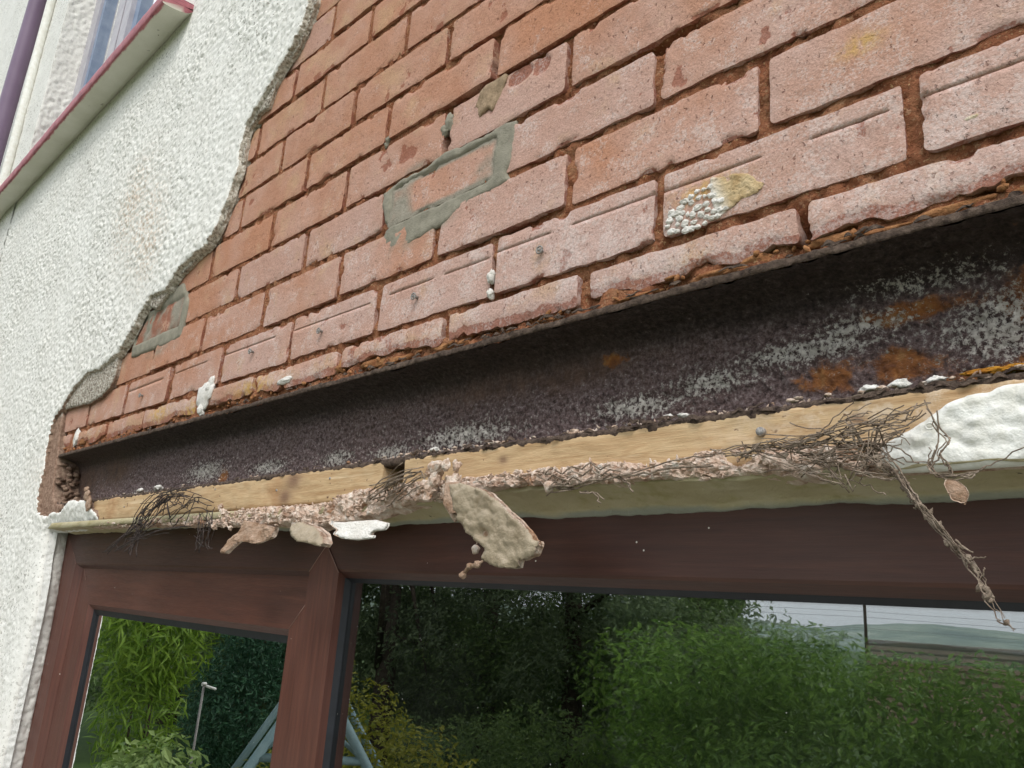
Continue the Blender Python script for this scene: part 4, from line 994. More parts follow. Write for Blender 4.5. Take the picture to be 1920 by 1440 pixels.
LATH_RIGHT = [[(-0.146,-0.028,-0.1298),(-0.1132,-0.0296,-0.129),(-0.0708,-0.0312,-0.1314),(-0.0506,-0.0328,-0.1262),(-0.0347,-0.0344,-0.1189),(-0.0214,-0.036,-0.1161)],[(-0.0724,-0.028,-0.1314),(-0.0405,-0.03,-0.1229),(-0.0181,-0.032,-0.1222),(0.0032,-0.034,-0.1181),(0.0171,-0.036,-0.114)],[(-0.0844,-0.028,-0.1295),(-0.0481,-0.0307,-0.1354),(-0.0255,-0.0333,-0.1399),(-0.0145,-0.036,-0.1478)],[(-0.0928,-0.028,-0.1326),(-0.0635,-0.0307,-0.1397),(-0.0362,-0.0333,-0.1407),(-0.0179,-0.036,-0.1482)],[(-0.1055,-0.028,-0.1334),(-0.0834,-0.0307,-0.1426),(-0.0627,-0.0333,-0.1515),(-0.0396,-0.036,-0.1609)],[(-0.0492,-0.028,-0.1329),(-0.0264,-0.0307,-0.1357),(-0.012,-0.0333,-0.1447),(-0.0018,-0.036,-0.1582)],[(-0.0377,-0.028,-0.1247),(-0.0154,-0.0307,-0.1259),(0.0024,-0.0333,-0.1267),(0.0151,-0.036,-0.12)],[(-0.1186,-0.028,-0.1376),(-0.0998,-0.0307,-0.1325),(-0.0778,-0.0333,-0.1343),(-0.0569,-0.036,-0.1307)],[(-0.0572,-0.028,-0.1435),(-0.0403,-0.032,-0.139),(-0.0174,-0.036,-0.1383)],[(-0.0243,-0.028,-0.1426),(-0.0121,-0.032,-0.1373),(-0.0003,-0.036,-0.133)],[(-0.0248,-0.028,-0.1534),(-0.0133,-0.032,-0.1584),(-0.0053,-0.036,-0.1614)],[(-0.0726,-0.028,-0.1384),(-0.0562,-0.0307,-0.1478),(-0.0442,-0.0333,-0.1565),(-0.0291,-0.036,-0.1633)]]
HANG = [[(-0.0164,-0.04,-0.1484),(-0.004,-0.0438,-0.1594),(0.0075,-0.0475,-0.1757),(0.0185,-0.0513,-0.1895),(0.0314,-0.055,-0.2072),(0.0425,-0.0588,-0.2209),(0.0478,-0.0625,-0.2325),(0.052,-0.0663,-0.241),(0.0596,-0.07,-0.2511)],[(-0.009,-0.04,-0.149),(0.001,-0.0444,-0.1615),(0.0098,-0.0488,-0.176),(0.0211,-0.0532,-0.1914),(0.0328,-0.0576,-0.2066),(0.0415,-0.062,-0.2183)],[(-0.0118,-0.04,-0.1564),(0.0005,-0.044,-0.1665),(0.011,-0.048,-0.1818),(0.0221,-0.052,-0.1966),(0.0342,-0.056,-0.2118),(0.0382,-0.06,-0.2181)],[(-0.0258,-0.04,-0.1447),(-0.0126,-0.0417,-0.1532),(0.0005,-0.0433,-0.1633),(0.0074,-0.045,-0.1737)],[(-0.0305,-0.04,-0.155),(-0.0128,-0.0425,-0.162),(-0.0006,-0.045,-0.1642)]]
HANG_TWIG = [[(0.0332,-0.06,-0.2038),(0.0389,-0.06,-0.2093),(0.0425,-0.06,-0.211)],[(0.0382,-0.06,-0.2175),(0.0429,-0.06,-0.2137),(0.0482,-0.06,-0.2143)],[(0.0445,-0.06,-0.2267),(0.0458,-0.06,-0.2232),(0.0477,-0.06,-0.2192)],[(0.0415,-0.06,-0.221),(0.0445,-0.06,-0.2267),(0.0452,-0.06,-0.2339)],[(0.0505,-0.06,-0.2477),(0.0555,-0.06,-0.2493),(0.0588,-0.06,-0.2513)]]
STRAND = [[(0.0143,-0.035,-0.1127),(0.0197,-0.0367,-0.1259),(0.0227,-0.0383,-0.1352),(0.0208,-0.04,-0.1472),(0.0162,-0.0417,-0.1548),(0.0179,-0.0433,-0.1599),(0.0287,-0.045,-0.1642),(0.0437,-0.0467,-0.1629),(0.0557,-0.0483,-0.1582),(0.0715,-0.05,-0.1506)],[(0.022,-0.035,-0.1207),(0.0231,-0.037,-0.1316),(0.0291,-0.039,-0.1411),(0.024,-0.041,-0.1493),(0.0299,-0.043,-0.16),(0.0295,-0.045,-0.1652)],[(0.0163,-0.035,-0.1434),(0.0159,-0.0388,-0.1542),(0.022,-0.0425,-0.1626),(0.0378,-0.0462,-0.1647),(0.0504,-0.05,-0.1615)]]
FLAKE_LEAF = [(0.0277,-0.05,-0.1665),(0.0329,-0.05,-0.1672),(0.0372,-0.05,-0.1713),(0.0391,-0.05,-0.1761),(0.0369,-0.05,-0.1825),(0.0336,-0.05,-0.1805),(0.0305,-0.05,-0.1797),(0.0288,-0.05,-0.1755),(0.0266,-0.05,-0.17)]
CHUNK = [(-0.4027,-0.06,-0.1482),(-0.3907,-0.06,-0.1458),(-0.3712,-0.06,-0.152),(-0.3571,-0.06,-0.1548),(-0.3472,-0.06,-0.1617),(-0.3395,-0.06,-0.1688),(-0.3229,-0.06,-0.1794),(-0.3108,-0.06,-0.1896),(-0.3048,-0.06,-0.1984),(-0.2971,-0.06,-0.2003),(-0.2961,-0.06,-0.2048),(-0.3024,-0.06,-0.2115),(-0.3194,-0.06,-0.2161),(-0.3226,-0.06,-0.2229),(-0.3379,-0.06,-0.2236),(-0.3554,-0.06,-0.2214),(-0.3637,-0.06,-0.2163),(-0.3613,-0.06,-0.2062),(-0.3729,-0.06,-0.1994),(-0.3851,-0.06,-0.1899),(-0.3956,-0.06,-0.1791),(-0.3993,-0.06,-0.1623)]
BROWN = [(-0.8839,-0.035,-0.1627),(-0.8282,-0.035,-0.1715),(-0.8281,-0.035,-0.1857),(-0.8504,-0.035,-0.1947),(-0.8786,-0.035,-0.1922),(-0.8912,-0.035,-0.2103),(-0.9012,-0.035,-0.2089),(-0.8887,-0.035,-0.1811)]
CREAM = [(-0.7386,-0.04,-0.1743),(-0.7243,-0.04,-0.17),(-0.6979,-0.04,-0.1753),(-0.6777,-0.04,-0.1835),(-0.6649,-0.04,-0.1969),(-0.6673,-0.04,-0.2013),(-0.686,-0.04,-0.198),(-0.7114,-0.04,-0.1946),(-0.7301,-0.04,-0.1864)]
WHITE = [(-0.6249,-0.045,-0.1746),(-0.5989,-0.045,-0.1741),(-0.5683,-0.045,-0.1714),(-0.5514,-0.045,-0.1754),(-0.554,-0.045,-0.1824),(-0.5657,-0.045,-0.1844),(-0.5688,-0.045,-0.1891),(-0.5549,-0.045,-0.1881),(-0.564,-0.045,-0.1926),(-0.5787,-0.045,-0.1954),(-0.5998,-0.045,-0.1945),(-0.614,-0.045,-0.1889),(-0.6073,-0.045,-0.1848)]
TAIL = [(-0.3852,-0.06,-0.2308),(-0.3773,-0.06,-0.223),(-0.3667,-0.06,-0.221),(-0.3599,-0.06,-0.2181)]
LUMPS = [(-0.4808,-0.03,-0.1201,0.011),(-0.4843,-0.03,-0.1325,0.01),(-0.4876,-0.03,-0.1454,0.008),(-0.4499,-0.03,-0.1363,0.009),(-0.448,-0.03,-0.1503,0.012),(-0.4436,-0.03,-0.1641,0.01),(-0.4654,-0.03,-0.1166,0.006),(-0.4481,-0.03,-0.1186,0.006),(-0.3109,-0.03,-0.1484,0.005),(-0.4034,-0.03,-0.2045,0.004)]
POLY_BROWNBIT = [(-0.4524,-0.04,-0.1378),(-0.4342,-0.04,-0.1362),(-0.4249,-0.04,-0.1449),(-0.4218,-0.04,-0.169),(-0.4336,-0.04,-0.1712),(-0.445,-0.04,-0.16)]
lintel = thing('lintel_render', 'cream painted render under the timber battens with a broken pink plaster edge', 'render', (-0.7, 0.0, -0.155))
# painted underside, sagging towards the window frame
xs = np.concatenate([np.arange(-1.83, -0.6, 0.006), np.arange(-0.6, 0.62, 0.0035)])
ys = np.linspace(0, 1, 22)
GX, T_ = np.meshgrid(xs, ys)
front = np.interp(xs, [-1.83, -1.0, -0.62, -0.45, -0.30, -0.1, 0.62], [-0.151, -0.155, -0.158, -0.146, -0.144, -0.151, -0.1545])
yf = np.interp(xs, [-1.83, -1.5, -0.75, -0.60, -0.45, -0.30, -0.03, 0.0, 0.62], [-0.020, -0.018, -0.014, -0.010, -0.006, -0.006, -0.012, -0.0175, -0.0175])
PY = yf[None] + (0.0405 - yf[None]) * T_
bk = -0.1635 - 0.0012 * np.sin(xs * 7) + 0.0042 * fbm(xs, 0.3, 0.2, 9, 3, 501)
bk = np.where(xs < -1.0, -0.1575 + 0.002 * fbm(xs, 0.3, 0.2, 9, 3, 501), bk)
PZ = front[None] + (bk - front)[None] * T_ ** 1.15 + 0.0034 * fbm(GX, PY, 0.2, 18, 4, 503, 0.6) - 0.0022 * fbm(GX, PY, 0.2, 60, 4, 505, 0.6)
PZ = PZ - 0.004 * sstep(0.84, 0.97, T_) * (GX > -1.0)
# closing return up behind the front edge and a bead of old sealant against the frame
seal = sstep(0.84, 0.90, T_ + 0.16 * fbm(GX, 0.2, 0.4, 10, 3, 507)) * (GX > -1.45)
upr = np.stack([xs, yf + 0.006, front + 0.012], -1)[None]
back = np.stack([xs, np.full_like(xs, 0.0415), bk - 0.0042 * (xs > -1.0) + 0.012], -1)[None]
V = np.concatenate([upr, np.stack([GX, PY, PZ], -1), back])
sl = np.concatenate([np.zeros((1, len(xs))), seal, np.ones((1, len(xs)))])
add_part(obj('soffit', V, quads(24, len(xs)), None, M['soffit'], None, {'sealant': sl}), lintel)
# broken plaster band: top and bottom heights read along the wall
SX = [-1.62, -1.53, -1.22, -1.0, -0.89, -0.80, -0.72, -0.65, -0.585, -0.525, -0.455, -0.39, -0.332, -0.28, -0.22, -0.173, -0.121, -0.079, -0.048, -0.022, 0.0]
ST = [-0.146, -0.146, -0.1475, -0.1455, -0.1405, -0.1425, -0.143, -0.129, -0.131, -0.1255, -0.127, -0.1275, -0.1275, -0.1245, -0.130, -0.126, -0.126, -0.1265, -0.130, -0.130, -0.132]
SB = [-0.153, -0.156, -0.159, -0.1655, -0.168, -0.170, -0.175, -0.174, -0.1625, -0.154, -0.148, -0.142, -0.1415, -0.147, -0.145, -0.148, -0.1505, -0.1525, -0.153, -0.1535, -0.150]
xs = np.concatenate([np.arange(-1.60, -0.62, 0.0036), np.arange(-0.62, 0.0, 0.0023)])
nt = 23; t = np.linspace(0, 1, nt)
GX, T_ = np.meshgrid(xs, t)
zt = np.interp(xs, SX, ST) + 0.004 * fbm(xs, 0.1, 0.1, 40, 4, 511, 0.65); zb = np.interp(xs, SX, SB) + 0.004 * fbm(xs, 0.1, 0.9, 45, 4, 513, 0.65)
zb = np.minimum(zb, zt - 0.004)
bul = 0.0065 + 0.005 * fbm(xs, 0.4, 0.1, 20, 3, 515) + 0.003 * np.interp(xs, [-1.6, -0.9, -0.6, 0], [-1.2, 1.2, 0.6, 0])
PZ = zt + (zb - zt) * T_
PY = -0.0045 - bul[None] * np.sin(np.clip(T_ * 1.15, 0, 1) * np.pi * 0.62) ** 0.8 + 0.016 * sstep(0.86, 1.0, T_)
n1 = fbm(GX, PY, PZ, 70, 5, 517, 0.68); n2 = fbm(GX, PY * 2, PZ, 26, 3, 519)
n3 = np.abs(fbm(GX, PY, PZ, 48, 4, 523, 0.6)); PY = PY - 0.0060 * n1 * sstep(0, 0.1, T_) - 0.004 * n2 + 0.016 * np.clip(n3 - 0.18, 0, 1) - 0.003; lay = fbm(GX, PZ * 1.6, 0.4, 60, 4, 525, 0.62) * 3.2; PY = PY - 0.0034 * (np.floor(lay) + sstep(0.35, 0.65, lay - np.floor(lay))) / 1.0; PZ = PZ - 0.0046 * fbm(GX, PY, PZ, 90, 4, 521, 0.66) - 0.003 * np.abs(n2) * T_
V = np.concatenate([np.stack([xs, np.full_like(xs, -0.002), zt], -1)[None], np.stack([GX, PY, PZ], -1), np.stack([xs, np.full_like(xs, 0.012), zb + 0.004], -1)[None]])
add_part(obj('broken_edge', V, quads(nt + 2, len(xs)), None, M['plaster'], None, None, False), lintel)
mb = MB(); g = np.random.default_rng(91)
for i in range(520):
    x = g.uniform(-1.5, -0.02) if g.random() < 0.35 else g.uniform(-0.95, -0.02)
    a, b = np.interp(x, SX, ST), np.interp(x, SX, SB); tt_ = g.random()
    s_ = g.uniform(0.0008, 0.0026) * (1.6 if g.random() < 0.08 else 1)
    lump(mb, (x, -0.010 - 0.010 * math.sin(tt_ * 3.0) - g.uniform(-0.002, 0.005), a + (b - a) * tt_), (s_ * g.uniform(1, 2.2), s_ * 0.8, s_ * g.uniform(0.4, 0.9)), 800 + i, 0.9, s_ < 0.0022)
add_part(kind(mb.build('plaster_crumbs', M['plaster'], None, False), 'stuff'), lintel)
# painted face still in place at the right
CH = [(-0.0140, -0.1545), (-0.0221, -0.1497), (-0.0217, -0.1425), (-0.0195, -0.1346), (-0.0023, -0.1266), (0.0118, -0.1186), (0.0251, -0.1114), (0.0338, -0.1081), (0.0463, -0.1071), (0.0569, -0.1039), (0.0664, -0.1036), (0.0874, -0.1), (0.30, -0.098), (0.62, -0.098), (0.62, -0.1550), (0.0131, -0.1551)]
def face_y(X, Z):
    F, idn = worley(X, Z * 1.5, 0.0105, 531)
    return -0.0165 - 0.0026 * np.sqrt(np.clip(1 - (F * 1.2) ** 2, 0, 1)) * idn * sstep(-0.1545, -0.146, Z) - 0.0048 * fbm(X, Z * 1.4, 0.2, 70, 5, 533, 0.70) * sstep(-0.1548, -0.142, Z) - 0.002 * sstep(-0.15, -0.156, Z) * -1
add_part(ragged('painted_face', CH[::-1], 0.0021, face_y, -0.004, [M['white'], M['plaster']], None, 0.0026, 70, 537, 5, 0.0015, None, 4, lambda X, Z: (Z > -0.150).astype(float) * (X < 0.6)), lintel)
mb = MB()
tq = np.arange(13) * 2 * np.pi / 12
mb.tube(np.stack([0.0125 + 0.0027 * np.cos(tq), np.full(13, -0.0215), -0.1268 + 0.0021 * np.sin(tq)], 1), 0.0006, 6)
add_part(mb.build('drip_ring', M['white'], None), lintel)

# ---- wire lath
def strands(mb, base, copies, spread, r, seed, taper=False, wav=0.0008):
    g = np.random.default_rng(seed)
    for P in base:
        P = np.asarray(P, float)
        for c in range(copies):
            n = 4 * (len(P) - 1) + 1
            t = np.linspace(0, len(P) - 1, n); i = np.minimum(t.astype(int), len(P) - 2); f = (t - i)[:, None]
            p0 = P[np.maximum(i - 1, 0)]; p1 = P[i]; p2 = P[i + 1]; p3 = P[np.minimum(i + 2, len(P) - 1)]
            C = 0.5 * ((2 * p1) + (p2 - p0) * f + (2 * p0 - 5 * p1 + 4 * p2 - p3) * f ** 2 + (3 * p1 - p0 - 3 * p2 + p3) * f ** 3)
            if c: C = C + g.normal(0, spread, 3) * np.array([1, 0.6, 0.8]) + (np.linspace(-1, 1, n)[:, None] * g.normal(0, spread, 3))
            C = C + g.normal(0, wav, C.shape)
            a, b = (0, n) if c == 0 else (int(g.integers(0, max(1, n // 3))), int(g.integers(2 * n // 3, n)) + 1)
            if b - a < 3: continue
            rr = r * g.uniform(0.7, 1.2)
            mb.tube(C[a:b], np.linspace(rr, rr * (0.55 if taper else 0.9), b - a), 5)
def links(mb, base, n, r, seed, reach):
    """short cross links that still tie neighbouring strands into diamonds"""
    g = np.random.default_rng(seed); A = np.concatenate([np.asarray(p, float) for p in base])
    for i in range(n):
        a = A[g.integers(len(A))]; d = np.linalg.norm(A - a, axis=1); c = np.where((d > 0.004) & (d < reach))[0]
        if not len(c): continue
        b = A[c[g.integers(len(c))]]; m = (a + b) / 2 + g.normal(0, 0.002, 3)
        mb.tube([a + g.normal(0, 0.003, 3), m, b + g.normal(0, 0.003, 3)], r, 5)
def lath_thing(build, label, mat, group='pieces of torn wire lath under the beam'):
    mb = MB(); build(mb)
    return tag(mb.build('wire_lath', mat), label, 'wire lath', group)
def hang_bits(mb):
    g = np.random.default_rng(614); A = np.array(HANG[0])
    for i in range(60):
        t = g.random() ** 1.8 * (len(A) - 1.2); k = int(t); p = A[k] + (A[k + 1] - A[k]) * (t - k) + g.normal(0, 0.0014, 3)
        s_ = g.uniform(0.0005, 0.0017)
        lump(mb, p, (s_ * g.uniform(1, 2.4), s_ * 0.6, s_ * g.uniform(0.8, 1.8)), 1600 + i, 0.95, True)
lath_thing(lambda mb: (strands(mb, LATH_LEFT, 4, 0.008, 0.00075, 601), links(mb, LATH_LEFT, 60, 0.0007, 602, 0.05)), 'dark tangle of torn wire lath hanging over the left end of the shorter batten', M['wire_dark'])
lath_thing(lambda mb: (strands(mb, LATH_DANGLE, 3, 0.006, 0.0006, 603), links(mb, LATH_DANGLE, 8, 0.0006, 604, 0.03)), 'few thin dark wires dangling over the frame right of the dark tangle', M['wire_dark'])
lath_thing(lambda mb: (strands(mb, LATH_BUNDLE, 5, 0.005, 0.0007, 605), links(mb, LATH_BUNDLE, 8, 0.001, 606, 0.03)), 'bundle of rusty wires crossing the gap between the two battens', M['wire'])
def grid_lath(mb):
    A, B = np.array(LATH_GRID[0]), np.array(LATH_GRID[1])
    def at(u, v):
        a = np.array([np.interp(u, [0, 0.5, 1], A[:, k]) for k in range(3)]); b = np.array([np.interp(u, [0, 0.5, 1], B[:, k]) for k in range(3)])
        return a + (b - a) * v + np.array([0, -0.003 * math.sin(u * 9) * v, 0.0012 * math.sin(u * 13 + v * 3)])
    nu, nv = 10, 3
    for j in range(nv):
        for i in range(nu - 1):
            if (i * 7 + j * 3) % 8 == 0: continue
            s0 = 1 if i % 2 else -1
            mb.tube([at(i / nu, (j + 0.5 + 0.5 * s0) / nv), at((i + 0.5) / nu, (j + 0.5) / nv) + np.array([0, -0.0008, 0]), at((i + 1) / nu, (j + 0.5 - 0.5 * s0) / nv)], 0.0007, 5)
    strands(mb, LATH_ROD, 2, 0.003, 0.0009, 607)
lath_thing(grid_lath, 'strip of diamond wire lath below the middle of the longer batten', M['wire'])
lath_thing(lambda mb: (strands(mb, LATH_RIGHT, 5, 0.006, 0.00046, 609), links(mb, LATH_RIGHT, 80, 0.00045, 610, 0.03)), 'wide thatch of rusty wire lath left of the white painted face', M['wire'])
lath_thing(lambda mb: (hang_bits(mb), strands(mb, HANG, 4, 0.0016, 0.00055, 611, True, 0.0006), strands(mb, HANG_TWIG, 1, 0.001, 0.0006, 612, True, 0.0004)), 'long twisted string of wire and plaster hanging across the frame to the glass at right', M['wire'])
lath_thing(lambda mb: strands(mb, STRAND, 3, 0.0011, 0.0005, 613, False, 0.0005), 'thin loose wires curling in front of the white painted face at right', M['wire'])

# ---- hanging fragments
def frag(name, label, poly3, cell, bumps, mats, thick, lean, seed, cat='plaster fragment', amp=0.002):
    P = np.array(poly3, float); y0 = P[0, 1]; c = P.mean(0)
    def yf(X, Z): return y0 + lean[0] * (X - c[0]) + lean[1] * (Z - c[2]) - bumps(X, Z)
    poly = [(p[0], p[2]) for p in P]
    A = sum(a[0] * b[1] - b[0] * a[1] for a, b in zip(poly, poly[1:] + poly[:1]))
    if A < 0: poly = poly[::-1]
    o = ragged(name, poly, cell, yf, lambda X, Z: y0 + lean[0] * (X - c[0]) + lean[1] * (Z - c[2]) + thick, mats, None, amp, 110, seed, 4, 0.0015, round_r=0.002, smooth='painted' in label or 'paint flake' in cat)
    # rough back face closing the piece
    bx = ragged('back_face', poly, cell * 1.6, lambda X, Z: y0 + lean[0] * (X - c[0]) + lean[1] * (Z - c[2]) + thick - 0.001 + 0.0015 * fbm(X, Z, 1, 120, 3, seed + 7), lambda X, Z: y0 + lean[0] * (X - c[0]) + lean[1] * (Z - c[2]) + thick * 0.6, [M['plaster']], o, amp, 110, seed, 2, 0.001, smooth=False)
    return tag(o, label, cat, 'fragments hanging from the broken plaster')
def chunk_b(X, Z):
    F, idn = worley(X, Z, 0.013, 621); F2, id2 = worley(X, Z, 0.007, 623)
    return 0.0022 * np.sqrt(np.clip(1 - (F * 1.3) ** 2, 0, 1)) * idn + 0.0020 * np.sqrt(np.clip(1 - (F2 * 1.3) ** 2, 0, 1)) * id2 + 0.0032 * fbm(X, Z, 0.4, 60, 5, 625, 0.68) - 0.008 * gauss(X, Z, [(-0.362, -0.193, 0.006, 0.004)]) - 0.006 * gauss(X, Z, [(-0.325, -0.222, 0.006, 0.003)])
ck = frag('plaster_fragment', 'large bumpy slab of cream painted plaster hanging over the frame', CHUNK, 0.0017, chunk_b, [M['cream'], M['plaster']], 0.006, (0.10, -0.12), 631, amp=0.005)
mb = MB(); t = TAIL; mb.tube([t[0], t[1], t[2], t[3]], [0.0016, 0.0022, 0.0020, 0.001], 7)
for i, p in enumerate(t[:3]): lump(mb, p, (0.0040, 0.003, 0.0032), 640 + i, 0.6)
o = mb.build('wire_tail', M['flake']); o.parent = ck
mb = MB()
for i, (x, y, z, r) in enumerate(LUMPS[:8]):
    lump(mb, (x, y + 0.004, z), (r * 0.9, r * 0.75, r * 1.0), 650 + i, 1.1)
tag(mb.build('plaster_fragment', M['plaster'], None, False), 'knobbly clump of pale plaster stuck on the left end of the longer batten', 'plaster fragment', 'fragments hanging from the broken plaster')
for (x, y, z, r), lab in zip(LUMPS[8:], ('small pale plaster bead hanging from the diamond lath', 'small plaster bead on the left edge of the large hanging slab')):
    mb = MB(); lump(mb, (x, y, z), (r, r, r * 1.15), 660, 0.4); mb.tube([(x, y, z + r), (x + 0.004, y + 0.002, z + r + 0.014)], 0.0006, 5)
    tag(mb.build('plaster_fragment', M['plaster']), lab, 'plaster fragment', 'fragments hanging from the broken plaster')
frag('plaster_fragment', 'reddish slab of broken plaster behind the large hanging slab', POLY_BROWNBIT, 0.002, lambda X, Z: 0.004 * fbm(X, Z, 0.4, 60, 4, 643), [M['flake'], M['plaster']], 0.010, (0.1, 0.2), 645)
frag('plaster_fragment', 'brown flake of plaster with a long stick hanging left of the frame joint', BROWN, 0.0028, lambda X, Z: 0.012 * fbm(X, Z, 0.4, 60, 4, 651, 0.65), [M['flake'], M['plaster']], 0.006, (0.4, 0.3), 653, amp=0.003)
frag('plaster_fragment', 'rounded cream painted lump hanging just left of the pointed mullion top', CREAM, 0.0026, lambda X, Z: 0.006 * fbm(X, Z, 0.4, 50, 4, 661) + 0.003 * (1 - np.clip(worley(X, Z, 0.01, 663)[0], 0, 1)), [M['cream'], M['plaster']], 0.012, (0.2, 0.4), 665)
frag('paint_flake', 'curled white paint flake hanging right of the pointed mullion top', WHITE, 0.002, lambda X, Z: 0.005 * fbm(X, Z, 0.4, 30, 3, 671), [M['lime'], M['lime']], 0.0022, (0.5, 0.3), 673, 'paint flake', 0.0016)
frag('paper_flake', 'dry brown leaf shaped flake caught on the loose wires at right', FLAKE_LEAF, 0.0011, lambda X, Z: 0.0030 * fbm(X, Z, 0.4, 90, 3, 681), [M['flake'], M['flake']], 0.0012, (0.3, 0.2), 683, 'flake', 0.0010)
mb = MB()
for i, (x, z, r) in enumerate(((-0.975, -0.140, 0.0055), (-0.963, -0.148, 0.006), (-0.958, -0.160, 0.0045), (-0.950, -0.167, 0.005), (-0.985, -0.168, 0.006), (-0.932, -0.172, 0.004))):
    lump(mb, (x, -0.028, z), (r * 1.1, r * 0.6, r * 0.8), 1750 + i, 1.0)
mb.tube([(-0.975, -0.028, -0.138), (-0.958, -0.029, -0.160), (-0.985, -0.030, -0.169)], 0.0010, 5); mb.tube([(-0.958, -0.029, -0.160), (-0.930, -0.030, -0.173)], 0.0009, 5)
tag(mb.build('plaster_fragment', M['plaster'], None, False), 'small crumbs of pale plaster strung on a wire right of the dangling dark wires', 'plaster fragment', 'fragments hanging from the broken plaster')
mb = MB()
for i, (x, z, a, b) in enumerate(((-1.62, -0.088, 0.014, 0.012), (-1.60, -0.105, 0.010, 0.014), (-1.63, -0.075, 0.010, 0.006))):
    lump(mb, (x, -0.018, z), (a, 0.004, b), 690 + i, 0.7)
tag(mb.build('paint_flake', M['flake']), 'curled flake of paint at the left end of the shorter batten', 'paint flake', 'fragments hanging from the broken plaster')

# ------------------------------------------------------------------ the window
win = thing('casement_window', 'dark mahogany foil window with a narrow opening light at left and wide fixed pane', 'window', (-0.7, 0.05, -0.6))
def sweep(name, prof, axis, a0, a1, c0, sgn, m0, m1, mat, parent):
    """prof (across, depth); member runs along axis from a0 to a1; across measured from c0 in direction sgn; m0/m1 mitre factors"""
    P = np.array(prof); N = 2
    ends = []
    for a, m in ((a0, m0), (a1, -m1)):
        al = a + m * P[:, 0]; ac = c0 + sgn * P[:, 0]
        ends.append(np.stack([al, P[:, 1], ac], 1) if axis == 'x' else np.stack([ac, P[:, 1], al], 1))
    n = len(P); V = np.concatenate(ends)
    Q = [(i, i + 1, n + i + 1, n + i) for i in range(n - 1)] + [(n - 1, 0, n, 2 * n - 1)]
    T = [(0, i + 1, i) for i in range(1, n - 1)] + [(n, n + i, n + i + 1) for i in range(1, n - 1)]
    o = obj(name, V, Q, T, mat, None, None, False); return add_part(o, parent)
FL = 0.0735
zt, xl, xr, zb = -0.150, -1.890, 0.62, -1.18
kk = 0.105 / FL
fp = [(0, 0.105), (0, 0.040), (FL - 0.002, 0.040), (FL + 0.001, 0.0412), (FL + 0.0085, 0.0525), (FL + 0.0085, 0.105)]
fpl = [(0, 0.105), (0, 0.040), (0.103, 0.040), (0.106, 0.0412), (0.1185, 0.0525), (0.1185, 0.105)]
frame = add_part(bpy.data.objects.new('outer_frame', None), win); COL.objects.link(frame)
bpy.context.view_layer.update()
sweep('head', fp, 'x', xl, xr, zt, -1, 0.118 / 0.082, 1.0, M['upvc_h'], frame)
sweep('jamb', fpl, 'z', zt, zb, xl, 1, -0.082 / 0.1185, -1.0, M['upvc_v'], frame)
sweep('jamb', fp, 'z', zt, zb, xr, -1, -1.0, -1.0, M['upvc_v'], frame)
sweep('bottom_rail', fp, 'x', xl, xr, zb, 1, 1.0, 1.0, M['upvc_h'], frame)
# mullion with its pointed, welded top
mx0, mx1, my_ = -0.8135, -0.7415, 0.0390
za, zs_ = -0.1900, -0.2262
mid = (mx0 + mx1) / 2
def prism_y(pts, y0, y1):
    n = len(pts); V = [(x, y0, z) for x, z in pts] + [(x, y1, z) for x, z in pts]
    Q = [(i, (i + 1) % n, n + (i + 1) % n, n + i) for i in range(n)]
    T = [(0, i + 1, i) for i in range(1, n - 1)] + [(n, n + i, n + i + 1) for i in range(1, n - 1)]
    return V, Q, T
V, Q, T = prism_y([(mx0, zb + 0.07), (mx0, zs_), (mid, za), (mx1, zs_), (mx1, zb + 0.07)], my_, 0.100)
add_part(obj('mullion', V, Q, T, M['upvc_v'], None, None, False), frame)
mb = MB(); mb.tube([(mx0 - 0.0004, 0.0386, zs_), (mid, 0.0386, za + 0.0006), (mx1 + 0.0004, 0.0386, zs_)], 0.0007, 5); add_part(mb.build('weld_seam', M['seam']), frame)
mb = MB(); mb.tube([(xl + 0.102, 0.0398, zt - FL - 0.0005), (xl + 0.088, 0.0398, zt - FL + 0.0135), (xl + 0.07, 0.0398, zt - FL + 0.026)], 0.00045, 5); add_part(mb.build('weld_seam', M['seam']), frame)
# opening light
sash = add_part(bpy.data.objects.new('sash', None), win); COL.objects.link(sash)
bpy.context.view_layer.update()
SW = 0.0785
sp_ = [(0, 0.095), (0, 0.0520), (SW, 0.0520), (SW + 0.010, 0.0620), (SW + 0.010, 0.095)]
sx0, sx1, sz0, sz1 = -1.7690, -0.7900, -0.2265, -1.11
sweep('top_rail', sp_, 'x', sx0, sx1, sz0, -1, 1, 1, M['upvc_h2'], sash)
sweep('stile', sp_, 'z', sz0, sz1, sx0, 1, -1, -1, M['upvc_v'], sash)
sweep('stile', sp_, 'z', sz0, sz1, sx1, -1, -1, -1, M['upvc_v'], sash)
sweep('bottom_rail', sp_, 'x', sx0, sx1, sz1, 1, 1, 1, M['upvc_h'], sash)
d = SW
mb = MB(); mb.tube([(sx1 - d - 0.0002, 0.0517, sz0 - d), (sx1 - d + 0.045, 0.0517, sz0 - d + 0.045)], 0.0006, 5); mb.tube([(sx0 + 0.002, 0.0517, sz0 - 0.004), (sx0 + 0.03, 0.0517, sz0 - 0.03)], 0.0005, 5)
add_part(mb.build('weld_seam', M['seam']), sash)
gp = [(0, 0.09), (0, 0.0615), (0.011, 0.0655), (0.011, 0.09)]
ga = SW + 0.0095
for ax, a0, a1, c0, sg in (('x', sx0 + ga, sx1 - ga, sz0 - ga, -1), ('x', sx0 + ga, sx1 - ga, sz1 + ga, 1)): sweep('gasket', gp, ax, a0, a1, c0, sg, 1, 1, M['gasket'], sash)
